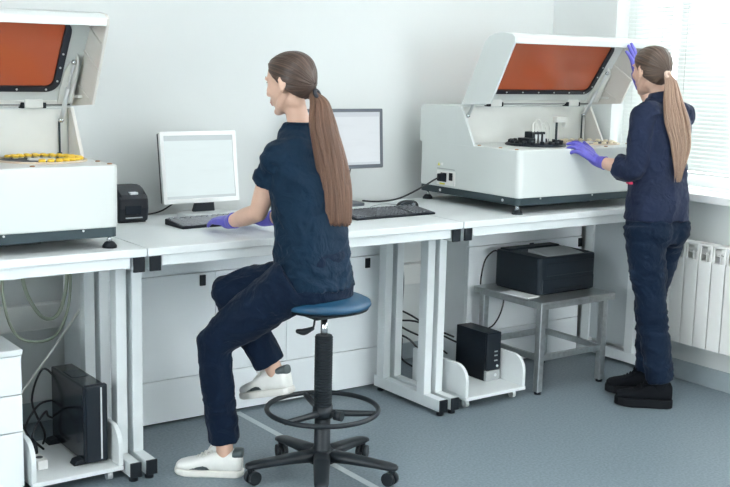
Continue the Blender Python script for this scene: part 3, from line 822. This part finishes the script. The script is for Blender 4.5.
B().lathe((sx, sy, 0), ((.036, .085), (.036, .12), (.031, .13), (.030, .285)), 24).build('lower_column', 'stoolp', sl)
fr = B().torus((sx, sy, .272), .212, .0095, 64, 12).build('foot_ring', 'stoolp', sl)
sp = B().lathe((sx, sy, .24), ((.038, 0), (.038, .045)), 24)
for k in range(3):
    a = math.radians(20+120*k+56)
    d = V((math.cos(a), math.sin(a), 0))
    sp.chain([V((sx, sy, .258))+d*.03, V((sx, sy, .262))+d*.12, V((sx, sy, .268))+d*.207], [.014, .012, .010], n=10)
sp.build('ring_spoke', 'stoolp', fr)
kn = V((.45, -.89, 0))
B().cyl(V((sx, sy, .255))+kn*.03, V((sx, sy, .255))+kn*.06, .008).cyl(V((sx, sy, .255))+kn*.055, V((sx, sy, .255))+kn*.085, .019, n=18).build('clamp_knob', 'stoolp', fr)
B().lathe((sx, sy, .06), ((.03, 0), (.052, .004), (.055, .03), (.045, .05), (.037, .055)), 28).build('base_hub', 'stoolp', sl)
for k in range(5):
    a = math.radians(-123.7+72*k); d = V((math.cos(a), math.sin(a), 0)); s = V((-d.y, d.x, 0))
    R = []
    for t_, hw, zt, zb in ((.03, .034, .112, .066), (.10, .031, .106, .068), (.18, .029, .096, .066), (.245, .027, .088, .062), (.268, .023, .082, .062), (.276, .012, .076, .066)):
        c = V((sx, sy, 0))+d*(t_*1.10-.003); ring = []
        for j in range(16):
            u = j*2*PI/16; cc, ss = math.cos(u), math.sin(u)
            ring.append(c+s*hw*math.copysign(abs(cc)**.7, cc)+V((0, 0, (zt+zb)/2+(zt-zb)/2*math.copysign(abs(ss)**.7, ss))))
        R.append(ring)
    leg = B().rings(R).build('base_leg', 'stoolp', sl)
    c = V((sx, sy, 0))+d*.282; w = (s+d*.35*(1 if k % 2 else -1)).normalized(); f = V((-w.y, w.x, 0))
    ca = B()
    for q in (-1, 1): ca.cyl(c+w*q*.006+f*.012+V((0, 0, .026)), c+w*q*.022+f*.012+V((0, 0, .026)), .026, n=24)
    ca.chain([c+V((0, 0, .066)), c+V((0, 0, .05)), c+f*.012+V((0, 0, .03))], .010, n=10)
    ca.build('castor', 'stoolp', leg)

# ------------------------------------------------------------------ people
def fr_(yaw):      # facing, left
    a = math.radians(yaw); return V((math.cos(a), math.sin(a), 0)), V((-math.sin(a), math.cos(a), 0))
UP = V((0, 0, 1))
def torso_rings(spec, n=40, e=.86):
    """spec: (centre, half width, half depth, yaw[, roll vector])"""
    R = []
    for c, hw, hd, yaw in spec:
        F, L = fr_(yaw); c = V(c)
        ring = []
        for j in range(n):
            u = j*2*PI/n; cc, ss = math.cos(u), math.sin(u)
            ring.append(c+L*hw*math.copysign(abs(cc)**e, cc)+F*hd*math.copysign(abs(ss)**e, ss))
        R.append(ring)
    return R
def lerp_spec(spec, sub=4):
    out = []
    for i in range(len(spec)-1):
        a, b = spec[i], spec[i+1]
        for k in range(sub):
            t = k/sub
            out.append((V(a[0]).lerp(V(b[0]), t), a[1]+(b[1]-a[1])*t, a[2]+(b[2]-a[2])*t, a[3]+(b[3]-a[3])*t))
    out.append(spec[-1]); return out

def head_xf(c, yaw, pitch=0, roll=0):
    # local: +y face, +x person's right, z up
    return Matrix.Translation(c) @ Matrix.Rotation(math.radians(yaw-90), 4, 'Z') @ Matrix.Rotation(math.radians(pitch), 4, 'X') @ Matrix.Rotation(math.radians(roll), 4, 'Y')
def add_head(b, X, s=1.0):
    R3 = X.to_3x3()
    def E(c, r, rot=None): b.ell(X @ (V(c)*s), [q*s for q in r], (R3 @ rot) if rot else R3, n=24, m=16)
    def Ch(p, r): b.chain([X @ (V(q)*s) for q in p], [q*s for q in r], n=14)
    E((0, -.012, .030), (.073, .093, .080))
    E((0, .026, -.008), (.062, .062, .080))
    E((0, .036, -.045), (.046, .047, .058))
    for q in (-1, 1):
        Ch([(q*.050, .004, -.040), (q*.040, .034, -.074), (0, .064, -.092)], [.015, .015, .016])
        E((q*.034, .058, -.016), (.023, .022, .024))
        E((q*.030, .0665, .031), (.024, .013, .008))
        rot = Matrix.Rotation(-q*.38, 3, 'Z') @ Matrix.Rotation(.22, 3, 'X')
        E((q*.0735, -.010, -.004), (.008, .015, .028), rot)
        C = [rot @ V((q*.003, .0145*math.cos(a), .0265*math.sin(a)))+V((q*.0775, -.012, -.003)) for a in [math.radians(d) for d in range(20, 300, 35)]]
        Ch(C, [.0028]*len(C))
        E((q*.0735, -.002, -.030), (.006, .008, .009))
        E((q*.0085, .091, -.028), (.0065, .008, .006))
    E((0, .071, -.092), (.018, .015, .015))
    Ch([(0, .080, .024), (0, .089, .002), (0, .099, -.020)], [.007, .007, .009])
    E((0, .095, -.025), (.009, .012, .008))
    E((0, .078, -.050), (.026, .012, .014))
    E((0, .0855, -.052), (.018, .008, .005)); E((0, .083, -.063), (.016, .008, .0055))
def face_parts(X, person, s=1.0):
    for q in (-1, 1):
        R3 = X.to_3x3()
        e = B().ell(X @ (V((q*.030, .0660, .010))*s), (.0120, .0120, .0110), R3, 16, 10).build('eye', 'eye', person)
        B().ell(X @ (V((q*.030, .0748, .010))*s), (.0055, .004, .0055), R3, 12, 8).build('iris', 'iris', e)
        B().chain([X @ (V(p)*s) for p in ((q*.014, .0815, .034), (q*.030, .0795, .039), (q*.044, .0685, .035))], [.0018, .0022, .0014], n=8).build('eyebrow', 'brow', person)
        B().chain([X @ (V(p)*s) for p in ((q*.018, .0765, .0165), (q*.030, .0785, .0185), (q*.043, .0695, .0155))], .0014, n=6).build('eyelash', 'brow', person)
    B().chain([X @ (V(p)*s) for p in ((-.018, .0835, -.056), (-.008, .0915, -.053), (0, .0915, -.055), (.008, .0915, -.053), (.018, .0835, -.056))], .003, n=8).chain([X @ (V(p)*s) for p in ((-.016, .0825, -.058), (0, .0895, -.064), (.016, .0825, -.058))], .0035, n=8).build('lips', 'lips', person)
def sstep(a, b, x):
    t = max(0, min(1, (x-a)/(b-a))); return t*t*(3-2*t)
def hair_cap(X, person, m, tie, s=1.0, seed=0):
    """shell over the skull, brushed back to the tie point; sinks under the skin along the hairline"""
    b = B(); L = b.bm.loops.layers.uv.new('UVMap')
    tie = V(tie)
    ax = (tie-V((0, .10, .05))).normalized(); c0 = V((0, -.012, .030))
    a1 = ax.orthogonal().normalized(); a2 = ax.cross(a1)
    nu, nv = 160, 60; vs = []
    for k in range(nv+1):
        th = PI*(k+.3)/(nv+.6); row = []
        for i in range(nu):
            ph = i*2*PI/nu
            d = -ax*math.cos(th)+(a1*math.cos(ph)+a2*math.sin(ph))*math.sin(th)
            def hit(rx, ry, rz): return 1/math.sqrt((d.x/rx)**2+(d.y/ry)**2+(d.z/rz)**2)
            r1 = hit(.0805, .1035, .0855 if d.z > 0 else .0855+.030*min(1, -d.z*3)); p = c0+d*r1
            # hairline : how far forward hair may reach at this height
            zz = p.z
            lim = .066 if zz > .10 else (.042+(zz-.045)/.055*.024 if zz > .045 else .010+(zz)/.045*.032 if zz > 0 else -.014+(zz+.03)/.03*.024)
            if zz < -.03: lim = -.014-(-.03-zz)*.85
            mk = sstep(.006, -.006, p.y-lim)*sstep(-.106, -.092, zz+max(0, -p.y-.03)*.10)
            r0 = hit(.058, .078, .066)
            nz = noise.noise(V((math.cos(ph)*9+seed, math.sin(ph)*9, th*.8)))
            r = r0+(r1+nz*.0026-r0)*mk
            # gather towards the tie
            p = c0+d*r
            w = sstep(.62, 1.0, k/nv)*mk
            p = p.lerp(tie+(p-tie)*.75, w*.8)
            row.append(b.bm.verts.new(X @ (p*s)))
        vs.append(row)
    for k in range(nv):
        for i in range(nu):
            j = (i+1) % nu
            f = b._f([vs[k][i], vs[k][j], vs[k+1][j], vs[k+1][i]], True)
            if f:
                for lp, (uu, vv) in zip(f.loops, ((i, k), (i+1, k), (i+1, k+1), (i, k+1))): lp[L].uv = (uu/nu*1.6, vv/nv*.6)
    b._f(vs[0][::-1]); b._f(vs[-1])
    return b.build('hair', m, person)
def ponytail(pts, wid, dep, person, m, F, Lr, nl=46, seed=1, blunt=True):
    """overlapping locks that follow the same centre line"""
    rnd = random.Random(seed); b = B()
    for q in range(nl):
        a = rnd.random()*2*PI; rr = math.sqrt(rnd.random()); ou, ov = math.cos(a)*rr, math.sin(a)*rr
        P, Rr = [], []
        n = len(pts); cut = n if blunt or rnd.random() > .45 else n-1
        for k in range(cut):
            wob = .12*math.sin(k*1.7+q)
            p = V(pts[k])+Lr*(ou+wob*.5)*wid[k]*.86+F*(ov)*dep[k]*.8
            if k == n-1: p += UP*(rnd.random()-.5)*(.018 if blunt else .07)
            P.append(p); Rr.append(max(.0030, min(.0085, wid[k]*.20))*rnd.uniform(.7, 1.25))
        Rr[-1] *= .55 if blunt else .3
        b.chain(P, Rr, n=8, sub=5, uv=q*.137)
    return b.build('ponytail', m, person)

def add_hand(b, wrist, fdir, back, side, curl=(.25, .3, .35, .4), spread=.10, thumb=.5, cuff=None, s=1.0, lift=0.0):
    """wrist point, direction of the fingers, normal of the back of the hand, side=+1 when the thumb is on the +x side"""
    f = V(fdir).normalized(); nb = V(back); nb = (nb-f*nb.dot(f)).normalized(); x = f.cross(nb)*side
    w = V(wrist)
    # palm from five metacarpal chains
    kn = []
    for k, (ox, ln) in enumerate(((.030, .088), (.010, .092), (-.010, .087), (-.028, .079))):
        base = w+x*ox*.55*s; k1 = w+f*ln*s+x*ox*s+nb*(.004 if k in (1, 2) else 0)*s
        b.chain([base, (base+k1)/2+nb*.003*s, k1], [.0150*s, .0145*s, .0118*s], n=12)
        kn.append((k1, ox))
    b.chain([w+f*.02*s+x*.015*s-nb*.004*s, w+f*.06*s-nb*.005*s], [.019*s, .017*s], n=12)
    lens = (.074, .082, .076, .060)
    for k, (k1, ox) in enumerate(kn):
        d = (f+x*(ox/.030)*spread).normalized(); c = curl[k]; L = lens[k]*s; P = [k1-d*.012*s, k1]
        nn = nb; p = k1; ang = lift
        for q, fr in enumerate((.44, .31, .25)):
            ang += c*(.7 if q == 0 else 1.0)
            dd = d*math.cos(ang)-nb*math.sin(ang)
            p = p+dd*L*fr; P.append(p)
        b.chain(P, [.0105*s, .0102*s, .0095*s, .0088*s, .0074*s], n=12, sub=3)
    t0 = w+f*.022*s+x*.022*s-nb*.004*s
    td = (x*.75+f*.75-nb*.25*thumb).normalized(); td2 = (f*1.0+x*(.55-.4*thumb)-nb*.35*thumb).normalized()
    b.chain([t0, t0+td*.036*s, t0+td*.036*s+td2*.034*s, t0+td*.036*s+td2*.060*s], [.0155*s, .0130*s, .0110*s, .0085*s], n=12)
    if cuff is not None:
        cd = (V(cuff)-w).normalized()
        b.chain([w+f*.03*s, w, w+cd*.035*s, w+cd*.05*s], [.026*s, .0265*s, .030*s, .0335*s], n=18, dome=False)

def shoe(person, heel, toe, zb, up_m, sole_m, tilt=0., L=.265, label=None, tab=True, chunky=1.0, ank=None):
    heel, toe = V(heel), V(toe); d = (toe-heel).normalized(); s = V((-d.y, d.x, 0)).normalized(); u = d.cross(s); u = -u if u.z < 0 else u
    o = heel
    def ring(t, hw, z0, z1, n=20, e=.75, off=0):
        r = []
        for j in range(n):
            a = j*2*PI/n; cc, ss = math.cos(a), math.sin(a)
            r.append(o+d*t*L+s*(off+hw*math.copysign(abs(cc)**e, cc))+u*((z0+z1)/2+(z1-z0)/2*math.copysign(abs(ss)**e, ss)))
        return r
    th = .026*chunky
    up = B()
    R = [ring(.01, .018, th-.006, .060+th), ring(.05, .031, th-.008, .082+th), ring(.16, .037, th-.008, .078+th), ring(.30, .0385, th-.008, .074+th), ring(.42, .039, th-.008, .072+th),
         ring(.55, .043, th-.008, .055+th), ring(.70, .046, th-.008, .040+th), ring(.85, .043, th-.008, .031+th), ring(.94, .033, th-.008, .024+th), ring(.985, .016, th-.006, .014+th)]
    up.rings(R)
    me = union(up, .004, 4)
    sh = link('shoe', me, up_m, person, label=label)
    so = B()
    out = [(-.01, .0), (.0, .022), (.06, .034), (.2, .037), (.4, .038), (.55, .043), (.7, .049), (.85, .047), (.95, .036), (1.0, .016), (1.008, 0)]
    P = [(t, w) for t, w in out]+[(t, -w) for t, w in out[-2:0:-1]]
    rows = []
    for z, g in ((0, .93), (.006, 1.0), (th-.004, 1.0), (th, .97)):
        rows.append([o+d*(.5+(t-.5)*(g if chunky < 1.3 else g))*L+s*w*g+u*(z+ (max(0, t-.8)*.06 if z == 0 and chunky > 1.3 else 0)) for t, w in P])
    so.rings(rows, smooth=False).build('sole', sole_m, sh, bevel=.002 if chunky < 1.3 else .007, seg=3)
    # laces
    la = B()
    for k in range(5):
        t = .43+k*.055; zt = (.082-.0085*k*1.1)+th
        la.chain([o+d*t*L+s*.026+u*(zt-.012), o+d*(t+.015)*L+u*(zt+.003), o+d*(t+.03)*L-s*.026+u*(zt-.014)], .0026, n=6)
        la.chain([o+d*t*L-s*.026+u*(zt-.012), o+d*(t+.015)*L+u*(zt+.0035), o+d*(t+.03)*L+s*.026+u*(zt-.014)], .0026, n=6)
    q = o+d*.42*L+u*(.076+th)
    for e in (-1, 1): la.chain([q, q+s*e*.02+u*.016+d*.008, q+s*e*.036-u*.002+d*.02, q+s*e*.015-u*.008+d*.015], .0024, n=6)
    la.build('laces', 'solew' if up_m == 'shoew' else 'soleb', sh)
    # tongue
    B().chain([o+d*.50*L+u*(.052+th), o+d*.42*L+u*(.080+th), o+d*.375*L+u*(.094+th)], [.016, .019, .015], n=12).build('tongue', up_m, sh)
    if tab:
        tb = B()
        R = [ring(.002, .0195, .050+th, .084+th), ring(.05, .0330, .050+th, .0845+th), ring(.10, .0362, .050+th, .083+th), ring(.135, .0378, .054+th, .0805+th)]
        tb.rings(R).build('heel_tab', 'shoedk', sh, bevel=.001, label='dark leather heel tab')
        for q_ in (1, -1):
            B().prism([(.46, .006), (.50, .016), (.56, .020), (.66, .014), (.76, .004)], 0, .004, 'y', Matrix(((d.x*L, s.x*q_, u.x, o.x+s.x*q_*.0405+u.x*th), (d.y*L, s.y*q_, u.y, o.y+s.y*q_*.0405+u.y*th), (d.z*L, s.z*q_, u.z, o.z+s.z*q_*.0405+u.z*th), (0, 0, 0, 1)))).build('side_patch', 'shoedk', sh, label='dark side patch')
    return sh

def fold(amp, sc, aniso=(1, 1, 2.2), seed=0):
    a = V(aniso)
    def f(p, n):
        q = V((p.x*a.x, p.y*a.y, p.z*a.z))*sc+V((seed, seed, seed))
        w = q+V((noise.noise(q*.55), noise.noise(q*.55+V((7, 1, 3))), noise.noise(q*.55+V((2, 9, 5)))))*.9
        v = 1-abs(noise.noise(w))*2.6
        v2 = 1-abs(noise.noise(w*2.3+V((4, 4, 4))))*2.6
        return amp*max(-.35, max(-.6, v)*.75+max(-.6, v2)*.35-.25)
    return f

# ---- seated woman -------------------------------------------------------
O = V((-.027, .020, 0))
P1 = thing('person', 'seated woman in navy scrubs typing with blue gloves, long brown ponytail', 'person', (.56, -.25, 0))
F, L = fr_(100)
pel, wai, che, sho, nek = [V(p)+O for p in ((.585, -.265, .79), (.577, -.248, .97), (.568, -.215, 1.16), (.562, -.192, 1.275), (.563, -.180, 1.345))]
Ls, Rs = sho+L*.120+V((0, 0, -.040)), sho-L*.130+V((0, 0, -.038))
Le, Re = V((.402, -.097, 1.015)), V((.680, -.045, 1.01))
Lw, Rw = V((.415, .150, .945)), V((.588, .175, .940))
Lh, Rh = pel+L*.092+V((0, 0, -.018)), pel-L*.092+V((0, 0, -.012))
Lk, Rk = V((.236, -.058, .532)), V((.330, .002, .705))
La, Ra = V((.281, -.064, .110)), V((.468, -.114, .405))
hc = V((.504, -.144, 1.494)); YA = 117; X1 = head_xf(hc, YA, -13)
def body(person, parts, X, neck, thick=1.0):
    b = B()
    for p, r in parts: b.chain(p, r, n=16, sub=4)
    add_head(b, X)
    b.chain(neck, [.040, .042, .041, .042], n=20)
    return link('body', union(b, .0040, 7), 'skin', person)
def limbs(foot_l, foot_r):
    return [([pel, wai, che, sho-V((0, 0, .05))], [.085, .072, .070, .045]),
           ([sho-V((0, 0, .05)), Ls], [.040, .036]), ([sho-V((0, 0, .05)), Rs], [.040, .036]),
           ([Ls, (Ls+Le)/2, Le], [.041, .040, .035]), ([Le, Le.lerp(Lw, .4), Lw], [.035, .035, .024]),
           ([Rs, (Rs+Re)/2, Re], [.041, .040, .035]), ([Re, Re.lerp(Rw, .4), Rw], [.035, .035, .024]),
           ([pel, Lh, Lh.lerp(Lk, .5), Lk], [.07, .062, .058, .050]), ([pel, Rh, Rh.lerp(Rk, .5), Rk], [.07, .062, .058, .050]),
           ([Lk, Lk.lerp(La, .35), La, La+foot_l], [.048, .046, .033, .025]), ([Rk, Rk.lerp(Ra, .35), Ra, Ra+foot_r], [.048, .046, .033, .025])]
body(P1, limbs(V((-.006, .006, -.045)), V((-.006, .006, -.045))), X1, [sho, nek, nek.lerp(hc, .45), hc+V((.006, -.018, -.055))])
face_parts(X1, P1)
hair_cap(X1, P1, 'hair1', (0, -.099, -.057), seed=1)
tp = X1 @ V((0, -.105, -.060))
def tie_(tp, yaw, m, person, r):
    B().torus((0, 0, 0), r, .0075, 28, 10).build('hair_tie', m, person, xf=Matrix.Translation(tp) @ Matrix.Rotation(math.radians(yaw-90), 4, 'Z') @ Matrix.Rotation(math.radians(62), 4, 'X'))
tie_(tp, YA, 'tie1', P1, .014)
pt = [tp+V((-.012, .016, .006)), tp+V((.004, -.010, -.03)), V((.549, -.300, 1.345)), V((.574, -.318, 1.223)), V((.590, -.329, 1.114)), V((.596, -.335, .994))]
ponytail(pt, [.013, .032, .050, .056, .057, .058], [.012, .026, .030, .026, .022, .018], P1, 'pony1', F, V((.81, -.585, 0)), nl=130, seed=3)
# scrub top
b = B()
spec = [(pel+V((-.002, .0, -.040)), .158, .134, 100), (pel+L*.004, .152, .120, 100), (wai, .144, .104, 100), (che, .150, .102, 100), (sho+V((0, 0, -.055)), .142, .092, 100), (sho+V((0, 0, -.015)), .112, .078, 100), (sho.lerp(nek, .5)+V((0, 0, .002)), .084, .066, 100), (nek+V((0, 0, -.016)), .062, .056, 100), (nek+V((0, 0, .004)), .053, .052, 100)]
b.rings(torso_rings(lerp_spec(spec, 4)))
for S_, E_ in ((Ls, Le), (Rs, Re)):
    d = (E_-S_).normalized(); b.chain([sho.lerp(S_, .45)+V((0, 0, -.012)), S_, S_+d*.05, S_+d*.112], [.054, .051, .050, .056], n=24, dome=False)
top = link('scrub_top', union(b, .0060, 4, fold(.0100, 8.0, (1, 1, 1.3), 3)), 'navy', P1)
def collar(nek, F, L, a, c, m, top, r=.0055, zb=0.0):
    P = [nek+L*a*math.cos(t)+F*c*math.sin(t)+V((0, 0, -.014-.018*max(0, math.sin(t))+zb)) for t in [k*2*PI/16 for k in range(17)]]
    B().chain(P, r, n=8, sub=3, dome=False).build('collar', m, top)
collar(nek, F, L, .052, .051, 'navy', top, .0045, .018)
# trousers
b = B()
b.chain([pel+L*.05+V((0, 0, -.01)), pel-L*.05+V((0, 0, -.01))], [.100, .100], n=24)
b.rings(torso_rings(lerp_spec([(pel+V((0, 0, -.085)), .154, .124, 100), (pel+V((0, 0, -.04)), .156, .124, 100), (pel+V((0, 0, 0)), .150, .112, 100), (pel+V((0, 0, .10)), .135, .098, 100)], 3)))
d1 = (La-Lk).normalized(); d2 = (Ra-Rk).normalized()
b.chain([Lh, Lh.lerp(Lk, .5), Lk.lerp(Lh, .08)+V((0, 0, -.002)), Lk+d1*.05, Lk.lerp(La, .55), La-d1*.030], [.100, .089, .068, .062, .060, .059], n=24, dome=False)
b.chain([Rh, Rh.lerp(Rk, .5), Rk.lerp(Rh, .08), Rk+d2*.05, Rk.lerp(Ra, .55), Ra-d2*.030], [.098, .085, .071, .066, .062, .060], n=24, dome=False)
b.ell(Lk, (.061, .061, .062)); b.ell(Rk, (.063, .063, .063))
link('trousers', union(b, .0065, 5, fold(.0065, 9, (1.2, 1.2, 1.2), 8)), 'trouser', P1)
# gloves
b = B(); add_hand(b, Lw, (.05, 1, -.03), (-.15, .05, 1), 1, (.20, .20, .22, .26), .08, .6, Le)
link('glove', union(b, .0026, 3), 'glove', P1)
b = B(); add_hand(b, Rw, (-.06, 1, -.02), (.1, .05, 1), -1, (.20, .20, .22, .26), .08, .6, Re)
link('glove', union(b, .0026, 3), 'glove', P1)
fd = V((-.75, .66, 0))
hl = V((.338, -.108, .001)); shoe(P1, hl, hl+fd*.26, 0, 'shoew', 'solew', label='white sneaker flat on the floor')
hl = V((.506, -.188, .325)); fd2 = V((-.36, .93, -.27)).normalized(); shoe(P1, hl, hl+fd2*.25, 0, 'shoew', 'solew', L=.25, label='white sneaker resting on the foot ring')

# ---- standing woman -----------------------------------------------------
P2 = thing('person', 'standing woman in dark blue scrubs at the right analyzer, one arm raised to lid', 'person', (2.47, -.27, 0))
YT = 91
F, L = fr_(YT)
pel, wai, che, sho, nek = [V(p) for p in ((2.462, -.268, .88), (2.460, -.262, 1.06), (2.464, -.262, 1.25), (2.464, -.266, 1.395), (2.452, -.250, 1.455))]
Ls, Rs = sho+L*.138+V((0, 0, -.030)), sho-L*.140+V((0, 0, -.026))
Le, Lw = V((2.298, -.262, 1.115)), V((2.286, -.036, 1.142))
Re, Rw = V((2.745, -.040, 1.295)), V((2.636, .050, 1.535))
Lh, Rh = pel+L*.085+V((0, 0, -.02)), pel-L*.085+V((0, 0, -.02))
Lk, Rk = V((2.405, -.310, .50)), V((2.530, -.205, .50))
La, Ra = V((2.428, -.380, .115)), V((2.548, -.212, .115))
hc = V((2.431, -.205, 1.570)); YA = 83; X2 = head_xf(hc, YA, -6)
body(P2, limbs(V((-.006, .006, -.03)), V((-.006, .006, -.03))), X2, [sho, nek, nek.lerp(hc, .45), hc+V((.002, -.020, -.055))])
face_parts(X2, P2)
hair_cap(X2, P2, 'hair2', (0, -.102, -.024), seed=5)
tp = X2 @ V((0, -.108, -.026))
tie_(tp, YA, 'tie2', P2, .014)
pt = [tp+V((0, .016, .005)), tp+V((0, -.016, -.03)), V((2.402, -.362, 1.44)), V((2.408, -.388, 1.345)), V((2.432, -.402, 1.235)), V((2.426, -.402, 1.105))]
ponytail(pt, [.012, .024, .040, .054, .046, .022], [.012, .020, .026, .026, .022, .014], P2, 'pony2', F, V((.81, -.585, 0)), nl=120, seed=9, blunt=False)
b = B()
spec = [(pel+V((0, 0, .005)), .162, .128, YT), (pel+V((0, 0, .10)), .158, .122, YT), (wai+V((0, 0, .02)), .146, .104, YT), (che, .154, .104, YT), (sho+V((0, 0, -.055)), .150, .092, YT), (sho+V((0, 0, -.018)), .118, .078, YT), (nek+V((0, 0, -.042)), .082, .066, YT), (nek+V((0, 0, -.012)), .060, .056, YT)]
b.rings(torso_rings(lerp_spec(spec, 4)))
d = (Le-Ls).normalized(); d2 = (Lw-Le).normalized()
b.chain([sho.lerp(Ls, .45)+V((0, 0, -.010)), Ls, Ls.lerp(Le, .5), Le-d*.02, Le+d2*.04, Le+d2*.100], [.058, .058, .056, .053, .055, .060], n=24, dome=False)
d = (Re-Rs).normalized(); d2 = (Rw-Re).normalized()
b.chain([sho.lerp(Rs, .45)+V((0, 0, -.010)), Rs, Rs.lerp(Re, .5), Re-d*.02, Re+d2*.04, Re+d2*.110], [.058, .058, .056, .054, .054, .055], n=24, dome=False)
top = link('scrub_top', union(b, .0060, 4, fold(.0085, 8, (1, 1, .9), 21)), 'navy2', P2)
b = B()
R = []
for z, g in ((-.022, 1.06), (.002, .96), (.016, .90)):
    R.append([nek+L*math.cos(u)*.062*g+F*(math.sin(u)*.058*g)+V((0, 0, z-.012*math.sin(u))) for u in [k*2*PI/32 for k in range(32)]])
b.rings(R, False, False)
o = b.build('collar', 'navy2', top); m_ = o.modifiers.new('solid', 'SOLIDIFY'); m_.thickness = .004
for q in (La, Ra): B().chain([q+V((-.006, .006, -.040)), q, q+V((0, 0, .06))], [.036, .039, .042], n=18).build('sock', 'shoeb', P2)
# pocket tab with the red label on her left side
lb = pel+V((0, 0, .178))+L*.143+F*.055
B().box(-.022, .022, -.010, .010, -.008, .008, Matrix.Translation(lb) @ Matrix.Rotation(math.radians(62), 4, 'Z')).build('red_tab', 'red', top, label='small red tab on the scrub pocket')
# trousers
b = B()
b.rings(torso_rings(lerp_spec([(pel+V((0, 0, -.10)), .150, .108, YT), (pel+V((0, 0, -.03)), .156, .116, YT), (pel+V((0, 0, .09)), .138, .100, YT)], 3)))
b.ell(pel-F*.045+L*.065+V((0, 0, -.045)), (.083, .083, .09)); b.ell(pel-F*.045-L*.065+V((0, 0, -.045)), (.083, .083, .09))
b.chain([Lh, Lh.lerp(Lk, .5), Lk, Lk.lerp(La, .5), La+V((0, 0, .010))], [.096, .086, .071, .066, .062], n=24, dome=False)
b.chain([Rh, Rh.lerp(Rk, .5), Rk, Rk.lerp(Ra, .5), Ra+V((0, 0, .010))], [.096, .086, .071, .066, .062], n=24, dome=False)
link('trousers', union(b, .0065, 4, fold(.0085, 8.0, (.9, .9, 1.9), 33)), 'trouser2', P2)
b = B(); add_hand(b, Lw, (-.46, .56, .52), (-.25, -.60, 1), 1, (.34, .36, .40, .46), .14, .3, Le)
link('glove', union(b, .0026, 3), 'glove', P2)
b = B(); add_hand(b, Rw, (-.10, .24, 1), (.35, -.95, .2), 1, (.10, .08, .10, .14), .42, .4, Re)
link('glove', union(b, .0026, 3), 'glove', P2)
fd = V((-.69, .72, 0)).normalized()
hl = V((2.470, -.423, .001)); shoe(P2, hl, hl+fd*.262, 0, 'shoeb', 'soleb', label='black trainer nearer the camera', tab=False, chunky=1.6)
hl = V((2.590, -.255, .001)); shoe(P2, hl, hl+fd*.255, 0, 'shoeb', 'soleb', label='black trainer farther from the camera', tab=False, chunky=1.6)

# ------------------------------------------------------------------ light
def area(name, loc, rot, sx, sy, e, col=(1, 1, 1)):
    l = bpy.data.lights.new(name, 'AREA'); l.shape = 'RECTANGLE'; l.size = sx; l.size_y = sy; l.energy = e; l.color = col
    o = bpy.data.objects.new(name, l); COL.objects.link(o); o.location = loc; o.rotation_euler = rot; return o
for x, e in ((-2.2, 4), (-.2, 8), (1.9, 14)):
    for y in (-.9, -2.7, -4.6):
        area('ceiling_lamp', (x, y, 2.96), (0, 0, 0), 1.5, 1.2, e, (1, .995, .985))
w = bpy.data.worlds.new('world'); SC.world = w; w.use_nodes = True
bg = w.node_tree.nodes['Background']; bg.inputs[0].default_value = (.97, .985, 1, 1); bg.inputs[1].default_value = 15

# ------------------------------------------------------------------ camera
cd = bpy.data.cameras.new('camera'); cam = bpy.data.objects.new('camera', cd); COL.objects.link(cam)
yaw, pit, rol = .6257107, .1613205, .0236411
f = V((math.sin(yaw)*math.cos(pit), math.cos(yaw)*math.cos(pit), -math.sin(pit)))
r = V((math.cos(yaw), -math.sin(yaw), 0)); u = r.cross(f)
r2 = r*math.cos(rol)+u*math.sin(rol); u2 = -r*math.sin(rol)+u*math.cos(rol)
cam.matrix_world = Matrix(((r2.x, u2.x, -f.x, -1.6534), (r2.y, u2.y, -f.y, -3.62526), (r2.z, u2.z, -f.z, 1.5686), (0, 0, 0, 1)))
cd.sensor_width = 36; cd.lens = 1100/730*36; cd.clip_start = .05
SC.camera = cam
SC.view_settings.view_transform = 'Standard'; SC.view_settings.look = 'None'
SC.view_settings.exposure = .21; SC.view_settings.gamma = 1
